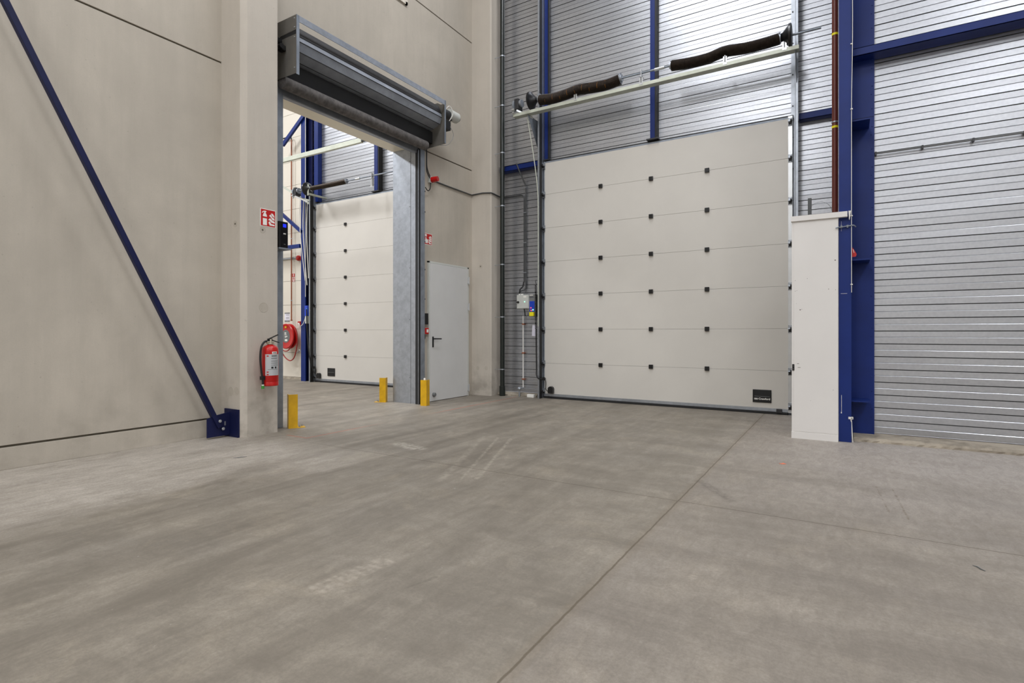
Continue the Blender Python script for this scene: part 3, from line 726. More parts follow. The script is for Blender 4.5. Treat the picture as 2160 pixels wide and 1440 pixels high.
# ================================================================ personnel door (door_2)
def personnel():
    X = -5.60
    t = thing('door_2', (X, 7.2, 0), 'light grey steel door with a black lever handle', 'door', kind='structure')
    b = MB(); b.box(-5.66, X-0.006, 6.665, 6.692, 0, 2.232, 0.001); b.box(-5.66, X-0.006, 7.706, 7.74, 0, 2.232, 0.001); b.box(-5.66, X-0.006, 6.665, 7.74, 2.205, 2.232, 0.001)
    b.build('door_frame', M['greybox'], t)
    MB().box(X-0.05, X, 6.695, 7.703, 0.008, 2.202, 0.003).build('door_leaf', M['pdoor'], t)
    h = MB().box(X, X+0.008, 6.743, 6.775, 0.865, 1.035, 0.004).build('handle', M['blackgloss'], t)
    MB().tube([(X+0.006, 6.759, 1.0), (X+0.05, 6.759, 1.0), (X+0.058, 6.775, 1.0), (X+0.058, 6.90, 0.998)], 0.0105, 10, smooth_n=4).build('lever', M['blackgloss'], h, True)
    for z in (2.0, 1.545, 0.14):
        b = MB(); b.cyl((X+0.012, 7.722, z-0.065), (X+0.012, 7.722, z+0.065), 0.0105, seg=12); b.box(X-0.006, X+0.006, 7.70, 7.735, z-0.05, z+0.05)
        b.build('hinge', M['alu'], t)
    MB().lathe([(0.033, 0), (0.033, 0.03), (0.024, 0.04), (0, 0.04)], (X, 6.775, 0.112), 'x', 18).build('door_stop', M['conduit'], t, True)
personnel()

# ================================================================ roller shutter of the opening
def shutter():
    t = thing('roller_shutter', (-5.6, 5.2, 0), 'open fire roller shutter with its roll housing above the opening', 'shutter')
    YA, YB = 3.93, 6.585; XF = -5.20
    # side plates
    b = MB(); b.box(-5.64, XF, YA-0.004, YA, 4.47, 4.635); b.box(-5.64, XF, YA-0.004, YA, 3.985, 4.42); b.box(-5.64, -5.50, YA-0.004, YA, 4.42, 4.47)
    sp = b.build('side_plate', M['housing'], t)
    b = MB(); b.box(XF-0.003, XF, YA-0.004, YA+0.035, 3.975, 4.637); b.build('plate_flange', M['galv_dull'], sp)
    for x, z in ((-5.23, 4.60), (-5.23, 4.39), (-5.23, 4.05), (-5.23, 4.50)): MB().lathe([(0.008, 0), (0.008, 0.006), (0, 0.006)], (x, YA-0.004, z), 'y', 8).build('plate_bolt', M['alu'], sp)
    b = MB(); b.prism([(-5.64, 3.965), (XF, 3.985), (XF, 4.60), (-5.30, 4.60), (-5.36, 4.635), (-5.64, 4.635)], 'y', YB, YB+0.004)
    sp2 = b.build('side_plate', M['housing'], t)
    MB().box(XF-0.003, XF, YB-0.03, YB+0.004, 3.985, 4.637).build('plate_flange', M['galv_dull'], sp2)
    MB().box(XF-0.006, XF, YA+0.01, YB, 4.565, 4.637, 0.001).build('top_rail', M['galv'], t)
    prof = [(-5.40, 4.56), (-5.315, 4.555), (-5.262, 4.44), (-5.252, 4.378), (-5.287, 4.281), (-5.418, 4.230), (-5.503, 4.214)]
    prof2 = [(x-0.004, z) for x, z in prof]
    b = MB(); b.prism(prof + [(-5.52, 4.225)] + [(x-0.006, z+0.003) for x, z in reversed(prof[1:])][1:] + [(-5.40, 4.55)], 'y', YA+0.006, YB-0.035)
    hood = b.build('hood', M['hoodsteel'], t)
    b = MB()
    for x, z in prof[2:6]: b.cyl((x+0.001, YA+0.008, z), (x+0.001, YB-0.037, z), 0.0052, seg=6)
    b.build('hood_seam', M['black'], hood)
    MB().prism([(-5.41, 4.562), (-5.318, 4.56), (-5.266, 4.446), (-5.260, 4.446), (-5.312, 4.566), (-5.41, 4.572)], 'y', YA+0.006, YB-0.035).build('hood_cap', M['darksteel'], hood)
    MB().box(-5.50, XF-0.004, YA+0.001, YA+0.005, 4.42, 4.47).build('slot_shade', M['black'], t)  # black sheet stands for the darkness behind the slot
    MB().box(-5.638, -5.46, YA+0.004, YB-0.004, 4.03, 4.205).build('void_shade', M['black'], t)  # black box stands for the unlit void above the curtain roll
    MB().cyl((-5.465, YA+0.004, 3.948), (-5.465, 6.42, 3.948), 0.072, seg=28).build('curtain_roll', plain('sooty_fabric', (88, 84, 82), 0.75, 0.0, 0.35, 16.0), t, True)
    # frame
    MB().box(-5.64, -5.565, 3.802, 4.022, 0, 3.985, 0.003).build('guide_rail', M['galv_dull'], t)
    g = MB().box(-5.64, -5.565, 6.418, 6.524, 0, 3.96, 0.003).build('guide_rail', M['galv_dull'], t)
    MB().box(-5.565, -5.562, 6.366, 6.380, 0, 3.90).build('guide_lip', M['galv'], g)
    MB().box(-5.63, -5.563, 6.380, 6.42, 0, 3.90).build('guide_groove', M['black'], g)
    MB().box(-5.665, -5.60, 4.024, 6.41, 3.857, 3.975, 0.003).build('head_rail', M['hoodsteel'], t)
    MB().box(-6.108, -5.67, 4.0, 6.396, 3.955, 3.961).build('soffit_bounce', M['soffit'], t)  # added sheet; light bounced onto the concrete soffit is put into its cream colour
    MB().box(-5.60, -5.597, 4.035, 6.36, 3.862, 3.868).build('head_lip', M['alu'], t)
    MB().box(-5.64, -5.50, 4.02, 6.41, 3.985, 4.0).build('head_gap', M['black'], t)
    j = MB().box(-6.112, -5.632, 6.398, 6.406, 0.0, 3.962, 0.001).build('jamb_cladding', M['galv'], t)
    b = MB(); b.box(-5.745, -5.740, 6.3955, 6.398, 0, 3.96)
    for z in (0.4, 1.3, 2.1, 3.05, 3.75): b.lathe([(0.007, 0), (0.007, 0.003), (0, 0.003)], (-5.76, 6.398, z), 'y', 8)
    b.build('jamb_seam', M['conduit'], j)
    # drive
    m = MB().cyl((-5.32, YB+0.004, 4.50), (-5.32, 6.84, 4.50), 0.075, seg=24).build('motor', M['darksteel'], t, True)
    MB().cyl((-5.30, 6.78, 4.52), (-5.30, 6.98, 4.52), 0.082, seg=26).build('motor_housing', M['greybox'], m, True)
    MB().cyl((-5.30, 6.98, 4.52), (-5.30, 7.03, 4.52), 0.06, 0.045, seg=20).build('motor_fan_cap', M['black'], m, True)
    MB().box(-5.36, -5.24, 6.60, 6.76, 4.24, 4.38, 0.01).build('gear_box', M['black'], m)
    MB().tube([(-5.26, 6.62, 4.50), (-5.22, 6.70, 4.60), (-5.2, 6.76, 4.50), (-5.24, 6.72, 4.38)], 0.006, 8, smooth_n=6).build('motor_cable', M['whitecable'], m, True)
    MB().tube([(-5.24, 6.74, 4.30), (-5.22, 6.80, 4.18), (-5.26, 6.72, 4.02), (-5.35, 6.60, 3.99)], 0.004, 6, smooth_n=6).build('motor_cable', M['greyplastic'], m, True)
    c = MB(); c.cyl((-5.50, 3.84, 4.40), (-5.50, YA, 4.40), 0.05, seg=16); c.box(-5.46, -5.38, 3.85, YA-0.004, 4.27, 4.33, 0.01); c.cyl((-5.40, 3.86, 4.30), (-5.36, 3.86, 4.30), 0.028, seg=12)
    c.build('chain_gear', M['blackgloss'], t)
shutter()

# ================================================================ safety items at the columns
FLAMES = [[(0.60, 0.10), (0.52, 0.26), (0.60, 0.34), (0.66, 0.26), (0.70, 0.20), (0.92, 0.18), (0.92, 0.10)], [(0.50, 0.40), (0.60, 0.38), (0.72, 0.28), (0.93, 0.26), (0.92, 0.36), (0.78, 0.40), (0.62, 0.52)],
          [(0.56, 0.64), (0.68, 0.56), (0.78, 0.44), (0.93, 0.42), (0.90, 0.54), (0.78, 0.58), (0.66, 0.74)], [(0.68, 0.80), (0.76, 0.66), (0.92, 0.58), (0.90, 0.68), (0.80, 0.80)]]
def sign(name, plane, u0, u1, v0, v1, pos, shapes, label, parts=None):
    """plane 'x': sheet on a wall of constant x; plane 'y': on the facade"""
    t = thing(name, (pos, (u0+u1)/2, v0) if plane == 'x' else ((u0+u1)/2, pos, v0), label, 'sign')
    s = 1 if plane == 'x' else -1
    b = MB(); A = [(u0, v0), (u1, v0), (u1, v1), (u0, v1)]; b.prism(A, plane, pos, pos+0.002*s); b.build('sign_border', M['white'], t)
    m = (u1-u0)*0.035; b = MB(); b.prism([(u0+m, v0+m), (u1-m, v0+m), (u1-m, v1-m), (u0+m, v1-m)], plane, pos+0.002*s, pos+0.003*s); b.build('sign_face', M['signred'], t)
    b = MB()
    for sh in shapes: b.prism([(u0+(u1-u0)*x, v0+(v1-v0)*y) for x, y in sh], plane, pos+0.003*s, pos+0.0038*s)
    b.build('pictogram', M['white'], t)
    return t
EXT = [[(0.16, 0.08), (0.42, 0.08), (0.42, 0.46), (0.16, 0.46)], [(0.16, 0.56), (0.42, 0.56), (0.42, 0.62), (0.37, 0.74), (0.21, 0.74), (0.16, 0.62)],
       [(0.24, 0.74), (0.34, 0.74), (0.34, 0.80), (0.40, 0.86), (0.34, 0.89), (0.24, 0.88), (0.14, 0.84), (0.10, 0.74), (0.13, 0.74), (0.18, 0.80), (0.24, 0.82)]]
sign('extinguisher_sign', 'x', 3.591, 3.776, 2.247, 2.438, -5.357, EXT + FLAMES, 'red fire extinguisher sign on the column above the extinguisher')
HAND = [[(0.08, 0.70), (0.30, 0.70), (0.30, 0.92), (0.08, 0.92)], [(0.14, 0.12), (0.42, 0.12), (0.48, 0.26), (0.46, 0.46), (0.28, 0.48), (0.24, 0.64), (0.14, 0.64), (0.14, 0.44), (0.06, 0.34)]]
sign('call_point_sign', 'x', 6.596, 6.786, 2.490, 2.668, XP, HAND + FLAMES, 'red fire alarm sign with a pressing hand above the grey door')

def extinguisher():
    cx, cy = -5.250, 3.637
    t = thing('fire_extinguisher', (cx, cy, 0.53), 'red fire extinguisher hung on the concrete column', 'fire extinguisher')
    R = 0.083
    body = MB().lathe([(R*0.93, 0.532), (R, 0.538), (R, 0.572), (R*0.985, 0.575), (R, 0.578), (R, 0.90), (R*0.96, 0.930), (R*0.80, 0.952), (R*0.45, 0.966), (0.024, 0.972), (0.024, 0.985)], (cx, cy, 0), 'z', 40).build('body', M['red'], t, True, 35)
    # wrapped label, facing the camera side
    def wrap(a0, a1, z0, z1, r, mat, name, parent):
        b = MB(); n = 14; rows = []
        for i in range(n+1):
            a = a0+(a1-a0)*i/n; rows.append((b.bm.verts.new((cx+r*math.cos(a), cy+r*math.sin(a), z0)), b.bm.verts.new((cx+r*math.cos(a), cy+r*math.sin(a), z1))))
        for p, q in zip(rows[:-1], rows[1:]): b.bm.faces.new((p[0], q[0], q[1], p[1]))
        return b.build(name, mat, parent, True)
    # view direction is from -y/+x: angle of the camera as seen from the cylinder
    ac = math.atan2(-cy, -cx)
    lab = wrap(ac-0.62, ac+1.25, 0.645, 0.870, R+0.0008, M['label'], 'instruction_label', body)
    wrap(ac+0.22, ac+0.88, 0.874, 0.897, R+0.0009, M['white'], 'inspection_label', body)
    rows = [(0.845, 0.013, 0.15, 0.85), (0.823, 0.007, 0.1, 0.85), (0.794, 0.005, 0.1, 1.1), (0.773, 0.005, 0.1, 1.1), (0.752, 0.005, 0.1, 1.1), (0.706, 0.004, -0.3, 1.0)]
    for z, h, a, c in rows: wrap(ac+a, ac+c, z, z+h, R+0.0014, M['conduit'], 'print_line', lab)
    for a, c in ((0.12, 0.38), (0.56, 0.78)): wrap(ac+a, ac+c, 0.718, 0.738, R+0.0014, M['black'], 'hazard_symbol', lab)
    for z in (0.845, 0.676, 0.650): wrap(ac-0.42, ac-0.18, z, z+0.012, R+0.0014, M['red'], 'red_symbol', lab)
    wrap(ac+0.32, ac+0.80, 0.880, 0.890, R+0.0014, M['conduit'], 'print_line', lab)
    v = MB(); v.cyl((cx, cy, 0.975), (cx, cy, 1.03), 0.017, seg=16); v.cyl((cx, cy-0.045, 0.998), (cx, cy+0.04, 0.998), 0.014, seg=12)
    v.cyl((cx, cy, 0.975), (cx, cy, 0.985), 0.038, seg=20)
    v.build('valve', M['brass'], t, True)
    hd = MB(); hd.bar((cx, cy-0.02, 1.030), (cx+0.01, cy+0.085, 1.076), 0.020, 0.010, bev=0.002); hd.bar((cx, cy+0.015, 1.020), (cx+0.01, cy+0.098, 0.990), 0.020, 0.008, bev=0.002); hd.box(cx-0.012, cx+0.012, cy-0.03, cy+0.02, 1.005, 1.035, 0.004)
    hd.build('squeeze_handle', M['blackgloss'], t)
    MB().tube([(cx, cy-0.035, 1.008), (cx+0.01, cy-0.075, 1.000), (cx+0.02, cy-0.115, 0.955), (cx+0.02, cy-0.128, 0.88), (cx+0.02, cy-0.128, 0.80), (cx+0.02, cy-0.115, 0.68), (cx+0.02, cy-0.102, 0.60), (cx+0.02, cy-0.100, 0.548)], 0.0105, 12, smooth_n=6).build('hose', M['black'], t, True)
    n = MB().cyl((cx+0.02, cy-0.100, 0.552), (cx+0.02, cy-0.100, 0.540), 0.012, seg=12).build('nozzle', M['white'], t, True)
    MB().cyl((cx+0.02, cy-0.100, 0.540), (cx+0.02, cy-0.100, 0.508), 0.0155, seg=14).build('nozzle_cap', M['green'], n, True)
    MB().box(cx-0.01, cx+0.03, cy-0.118, cy-0.07, 0.60, 0.64, 0.005).build('hose_clip', M['blackgloss'], t)
    MB().box(-5.357, cx-0.06, cy-0.03, cy+0.03, 0.90, 0.94, 0.003).build('wall_bracket', M['darksteel'], t)
extinguisher()

def ups():
    t = thing('backup_power_unit', (-5.44, 3.91, 2.05), 'black battery unit with a small blue screen on a shelf by the opening', 'battery unit')
    MB().box(-5.475, -5.382, 3.835, 3.952, 2.052, 2.345, 0.006).build('case', M['blackgloss'], t)
    MB().box(-5.382, -5.379, 3.862, 3.948, 2.06, 2.338, 0.001).build('front_panel', plain('satin_black', (10, 10, 12), 0.22), t)
    MB().box(-5.379, -5.3775, 3.886, 3.926, 2.281, 2.318).build('screen', M['screen'], t)
    text('lettering', 'APC', 0.018, (-5.378, 3.906, 2.208), 'x', M['white'], t, 0.0008)
    MB().box(-5.379, -5.378, 3.895, 3.918, 2.090, 2.094).build('small_print', M['greyplastic'], t)
    tag(MB().box(-5.564, -5.37, 3.83, 3.99, 2.035, 2.05, 0.002).build('wall_shelf', M['galv_dull']), 'small steel shelf carrying the black battery unit', 'shelf')
ups()

def siren():
    t = thing('alarm_siren', (-5.63, 6.75, 3.52), 'red alarm beacon on the concrete wall beside the shutter housing', 'siren')
    MB().box(-5.64, -5.595, 6.68, 6.77, 3.47, 3.58, 0.006).build('base', M['greybox'], t)
    MB().cyl((-5.595, 6.73, 3.52), (-5.49, 6.75, 3.53), 0.046, 0.040, seg=24).build('lens', M['red'], t, True)
siren()
ALAB = ('outer black cable looping from the shutter down to the red beacon', 'inner black cable looping from the shutter to the red beacon', 'short black cable loop under the red alarm beacon')
for k, p in enumerate(([(-5.55, 6.545, 3.97), (-5.55, 6.545, 3.70), (-5.56, 6.57, 3.60), (-5.58, 6.66, 3.53)], [(-5.56, 6.565, 3.97), (-5.56, 6.565, 3.72), (-5.57, 6.60, 3.63), (-5.59, 6.68, 3.56)], [(-5.60, 6.70, 3.47), (-5.60, 6.695, 3.38), (-5.60, 6.64, 3.33), (-5.58, 6.555, 3.36)])):
    tag(MB().tube(p, 0.0075, 8, smooth_n=6).build('alarm_cable', M['black'], None, True), ALAB[k], 'cable', 'black cables at the alarm beacon')
def wall_conduit():
    t = thing('vertical_conduit', (-5.6, 6.552, 1.42), 'thin dark conduit running down beside the shutter guide', 'conduit')
    MB().cyl((-5.605, 6.553, 1.45), (-5.605, 6.553, 3.40), 0.007, seg=10).build('pipe', M['conduit'], t, True)
    for z in (1.62, 2.08, 2.52, 2.98, 3.3): MB().box(-5.64, -5.588, 6.535, 6.566, z-0.01, z+0.01, 0.002).build('conduit_clip', M['black'], t)
wall_conduit()
tag(MB().box(-5.64, -5.585, 6.548, 6.632, 1.226, 1.40, 0.004).build('switch_case', M['blackgloss']), 'slim black box on the wall left of the grey door', 'box')
def call_point():
    t = thing('alarm_call_point', (-5.6, 6.6, 1.07), 'red manual alarm call point under the slim black box', 'call point')
    MB().box(-5.64, -5.585, 6.53, 6.645, 1.075, 1.172, 0.008).build('case', M['red'], t)
    MB().box(-5.585, -5.582, 6.590, 6.630, 1.10, 1.15, 0.002).build('press_plate', M['white'], t)
    MB().tube([(-5.60, 6.56, 1.075), (-5.60, 6.565, 1.02), (-5.60, 6.55, 0.99), (-5.60, 6.54, 1.0)], 0.010, 8, smooth_n=5).build('cable', M['black'], t, True)
call_point()
b = MB(); tag(b.tube([(-5.625, 6.78, 3.53), (-5.625, 7.2, 3.525), (-5.625, 7.86, 3.525), (-5.62, 7.868, 3.53), (-5.40, 7.868, 3.535), (-5.226, 7.868, 3.515), (-5.222, 7.95, 3.515), (-5.222, 8.21, 3.50), (-5.15, 8.22, 3.50), (-4.83, 8.22, 3.50), (-4.775, 8.22, 3.48), (-4.768, 8.22, 3.40), (-4.768, 8.22, 1.98)], 0.011, 8).build('wall_cable', M['conduit_dark'], None, True), 'grey cable run from the alarm beacon across the corner column to the control box', 'cable')
def girt_cable():
    t = thing('twin_conduit', (-4.73, 8.21, 1.8), 'dark conduit dropping from the blue girt to the control box', 'conduit')
    MB().tube([(-4.85, 8.10, 4.02), (-4.80, 8.12, 3.88), (-4.735, 8.21, 3.66), (-4.73, 8.215, 3.60), (-4.73, 8.215, 1.88), (-4.745, 8.20, 1.84), (-4.80, 8.16, 1.82), (-4.785, 8.135, 1.80), (-4.77, 8.13, 1.77)], 0.012, 8).build('pipe', M['conduit_dark'], t, True)
    for z in (3.62, 3.18, 2.66, 2.14): MB().box(-4.782, -4.714, 8.199, 8.2045, z-0.007, z+0.007, 0.001).build('conduit_clip', M['galv'], t)
girt_cable()
tag(MB().tube([(-4.765, 8.20, 1.98), (-4.77, 8.18, 1.90), (-4.795, 8.15, 1.86), (-4.805, 8.135, 1.83), (-4.81, 8.13, 1.77)], 0.012, 8, smooth_n=4).build('feed_cable', M['black'], None, True), 'thick black cable bending into the top of the control box', 'cable')

def downpipe():
    t = thing('rain_downpipe', (-5.09, 8.02, 0), 'black rainwater downpipe in the corner beside the concrete column', 'pipe')
    MB().cyl((-5.09, 8.02, 0.0), (-5.09, 8.02, HZ), 0.041, seg=28).build('pipe', M['pipe_dark'], t, True)
    MB().cyl((-5.09, 8.02, 0.0), (-5.09, 8.02, 0.17), 0.052, seg=28).build('pipe_socket', M['pipe_dark'], t, True)
    for z in (0.46, 1.37, 2.28, 3.30, 4.22, 5.04, 5.9):
        b = MB(); b.cyl((-5.09, 8.02, z-0.009), (-5.09, 8.02, z+0.009), 0.0445, seg=28); b.bar((-5.235, 8.00, z-0.003), (-5.13, 8.015, z), 0.008, 0.008); b.build('pipe_clamp', M['galv'], t)
downpipe()

# ================================================================ controls left of the big door
def control_box():
    t = thing('control_box', (-4.715, 8.14, 1.5), 'light grey control box with a black rotary switch', 'control box')
    MB().box(-4.825, -4.595, 8.07, 8.20, 1.508, 1.745, 0.005).build('case', M['greybox'], t)
    MB().box(-4.823, -4.61, 8.064, 8.071, 1.514, 1.740, 0.004).build('lid', M['greybox'], t)
    k = MB(); k.cyl((-4.79, 8.064, 1.62), (-4.79, 8.045, 1.62), 0.018, seg=16); k.box(-4.82, -4.775, 8.035, 8.05, 1.612, 1.628, 0.003); k.build('rotary_switch', M['blackgloss'], t)
    MB().lathe([(0.008, 0), (0.008, 0.004), (0, 0.006)], (-4.667, 8.064, 1.625), 'y', 14).build('indicator_lamp', M['led_g'], t)
    MB().box(-4.69, -4.635, 8.0632, 8.064, 1.695, 1.725).build('rating_label', M['white'], t)
    b = MB()
    for x in (-4.81, -4.77, -4.745): b.cyl((x, 8.13, 1.745), (x, 8.13, 1.768), 0.012, seg=10)
    b.build('cable_glands', M['white'], t)
    MB().tube([(-4.715, 8.13, 1.508), (-4.71, 8.15, 1.43), (-4.73, 8.18, 1.42), (-4.73, 8.195, 1.395)], 0.009, 8, smooth_n=5).build('outlet_cable', M['black'], t, True)
control_box()
def push_station():
    t = thing('push_button_station', (-4.56, 8.12, 1.36), 'grey wall station with a blue button panel beside the door track', 'control panel')
    MB().box(-4.606, -4.468, 8.10, 8.20, 1.372, 1.745, 0.006).build('case', M['greyplastic'], t)
    MB().box(-4.588, -4.492, 8.094, 8.101, 1.452, 1.632, 0.003).build('button_panel', M['bluep'], t)
    MB().box(-4.590, -4.52, 8.096, 8.10, 1.728, 1.741).build('top_label', M['white'], t)
    MB().box(-4.604, -4.51, 8.096, 8.10, 1.698, 1.703).build('name_strip', M['navy'], t)
    for x, z, m in ((-4.55, 1.608, 'bluep'), (-4.55, 1.555, 'bluep'), (-4.560, 1.520, 'led_r'), (-4.555, 1.475, 'led_r'), (-4.52, 1.485, 'led_g')):
        MB().lathe([(0.011, 0), (0.010, 0.005), (0, 0.006)], (x, 8.094, z), 'y', 14).build('push_button', M[m], t)
push_station()
o = MB().box(-4.572, -4.488, 8.055, 8.099, 1.378, 1.446, 0.004).build('receiver_box', M['yellowplastic']); tag(o, 'small yellow box under the blue button panel', 'box')
def coil():
    t = thing('coiled_cable', (-4.47, 8.0, 0.3), 'black coiled cable hanging beside the left door track', 'cable')
    pts = []; n = 30*10
    for i in range(n+1):
        a = i/10*2*math.pi; z = 1.90-(0.74*i/n); pts.append((-4.432+0.015*math.cos(a)+0.006*i/n, 8.03+0.015*math.sin(a), z))
    pts = [(-4.385, 8.0, 1.97), (-4.412, 8.0, 1.975), (-4.430, 8.02, 1.95)] + pts
    MB().tube(pts, 0.0052, 6).build('coil', M['black'], t, True)
    MB().tube([(-4.425, 8.03, 1.16), (-4.415, 8.02, 0.8), (-4.400, 8.00, 0.5), (-4.375, 7.96, 0.38), (-4.335, 7.96, 0.335), (-4.305, 8.03, 0.325)], 0.012, 8, smooth_n=6).build('cable_tail', M['black'], t, True)
coil()
def white_pipe():
    t = thing('white_conduit', (-4.775, 8.18, 0), 'white conduit dropping from the control box to the kerb', 'conduit')
    MB().cyl((-4.775, 8.20, 0.13), (-4.775, 8.20, 1.39), 0.011, seg=12).build('pipe', M['whitecable'], t, True)
    for z in (1.245, 0.745, 0.29): MB().box(-4.795, -4.750, 8.183, CY, z-0.012, z+0.012, 0.003).build('pipe_clip', M['copper'], t)
    b = MB(); b.cyl((-4.745, 8.06, 0.125), (-4.785, 8.06, 0.14), 0.030, seg=18); b.cyl((-4.768, 8.06, 0.0), (-4.768, 8.06, 0.11), 0.014, seg=12); b.cyl((-4.775, 8.06, 0.13), (-4.775, 8.20, 0.14), 0.012, seg=10)
    b.build('valve_foot', M['galv'], t)
white_pipe()
tag(MB().prism([(-4.530, 1.226), (-4.45, 1.222), (-4.45, 1.035), (-4.540, 1.042)], 'y', 8.09, 8.092).build('paper_sheet', M['paper']), 'white paper sheet hanging behind the coiled cable', 'paper')
tag(MB().box(-4.345, -4.300, 8.170, 8.173, 1.31, 1.44).build('track_label', M['paper']), 'small white label stuck on the left door track', 'label')
tag(MB().box(-4.60, -4.47, 8.02, 8.085, 0.0, 0.055, 0.012).build('plastic_block', M['white']), 'small white plastic block on the floor beside the door track', 'block')

# ================================================================ yellow bollards
def bollard(x, y, yaw, fold, h, label, foot=0):
    """folded steel plate: front face along local x, a side flange, a foot plate with bolts"""
    t = thing('impact_guard', (x, y, 0), label, 'bollard')
    t.rotation_euler = (0, 0, 0)
    def R(b): bmesh.ops.rotate(b.bm, cent=(0, 0, 0), matrix=Matrix.Rotation(yaw, 3, 'Z'), verts=b.bm.verts); bmesh.ops.translate(b.bm, vec=(x, y, 0), verts=b.bm.verts); return b
    b = MB(); b.prism([(-0.05, 0.0), (0.05, 0.0), (0.05, 0.008), (-0.042, 0.008), (-0.042, 0.10) if fold < 0 else (-0.042, 0.008), (-0.05, 0.10) if fold < 0 else (-0.05, 0.008)] if fold < 0 else [(-0.05, 0.0), (0.05, 0.0), (0.05, 0.10), (0.042, 0.10), (0.042, 0.008), (-0.05, 0.008)], 'z', 0.006, h)
    R(b).build('angle_post', M['yellow'], t)
    fx = {-1: (-0.05, 0.135), 1: (-0.135, 0.05), 0: (-0.05, 0.05)}[foot]
    b = MB(); b.box(fx[0], fx[1], -0.002, 0.11, 0.0, 0.006, 0.002); R(b).build('foot_plate', M['yellow'], t)
    for bx, by in (((0.075, 0.03), (0.11, 0.085), (0.02, 0.04)) if foot == -1 else ((-0.075, 0.03), (-0.11, 0.085)) if foot == 1 else ((0.0, 0.04), (0.0, 0.09))):
        b = MB(); b.lathe([(0.012, 0.008), (0.012, 0.016), (0.007, 0.016), (0.007, 0.028), (0, 0.028)], (bx, by, 0), 'z', 6); R(b).build('bolt', M['galv'], t)
A0 = math.radians(90-58.613)
bollard(-5.402, 4.035, math.radians(62), -1, 0.388, 'nearest yellow steel guard, on the floor right of the extinguisher column', -1)
bollard(-6.215, 6.272, math.radians(28), 1, 0.385, 'far yellow steel guard standing left of the grey steel jamb', 1)
bollard(-5.395, 6.292, math.radians(12), 1, 0.386, 'broad yellow steel guard between shutter guide and grey door')
tag(MB().box(-5.418, -5.392, 6.322, 6.346, 0.007, 0.412, 0.008).build('paper_wad', M['white']), 'white packing wad stuffed behind the broad yellow guard', 'wad')

# ================================================================ neighbouring hall: column, pipes, hose reel
def far_column():
    t = thing('steel_column', (-10.42, 8.0, 0), 'blue steel column beyond the opening, beside the hose reel', 'column')
    MB().box(-10.53, -10.375, 8.07, 8.085, 0, HZ, 0.002).build('flange', M['blue'], t)
    MB().box(-10.46, -10.445, 8.085, 8.29, 0, HZ).build('web', M['blue'], t)
    MB().box(-10.44, -10.27, 8.17, 8.19, 0, HZ).build('back_plate', M['navy'], t)
    MB().cyl((-10.36, 8.06, 1.9), (-10.36, 8.06, HZ), 0.008, seg=8).build('edge_cable', M['whitecable'], t, True)
    MB().box(-10.16, -10.03, 8.13, CY-0.004, 4.02, HZ).build('side_post', M['blue'], t)
far_column()
tag(MB().bar((-11.15, 8.05, 5.45), (-10.35, 8.05, 6.02), 0.05, 0.085).build('diagonal_brace', M['blue']), 'blue diagonal brace high above the hose reel', 'brace')
tag(MB().bar((-11.25, 8.05, 3.90), (-10.50, 8.05, 3.385), 0.05, 0.07).build('diagonal_brace', M['blue']), 'blue diagonal brace sloping down to the far column', 'brace')
tag(MB().bar((-12.2, 8.05, 3.06), (-10.53, 8.05, 3.06), 0.05, 0.085).build('horizontal_strut', M['blue']), 'horizontal blue strut meeting the far column', 'strut')
def red_riser():
    t = thing('sprinkler_riser', (-11.08, 8.24, 1.39), 'thin brown pipe running down to the hose reel', 'pipe')
    MB().cyl((-11.08, 8.23, 1.38), (-11.08, 8.23, 5.62), 0.016, seg=12).build('pipe', M['copper'], t, True)
    MB().tube([(-11.08, 8.23, 5.6), (-11.10, 8.23, 5.68), (-11.2, 8.23, 5.70), (-12.0, 8.23, 5.70)], 0.016, 10).build('bend', M['black'], t, True)
    for z in (4.43, 3.3, 1.85): MB().cyl((-11.08, 8.23, z-0.01), (-11.08, 8.23, z+0.01), 0.021, seg=12).build('pipe_clip', M['galv'], t)
    MB().cyl((-11.08, 8.23, 1.37), (-11.08, 8.23, 1.40), 0.024, seg=12).build('fitting', M['copper'], t)
red_riser()
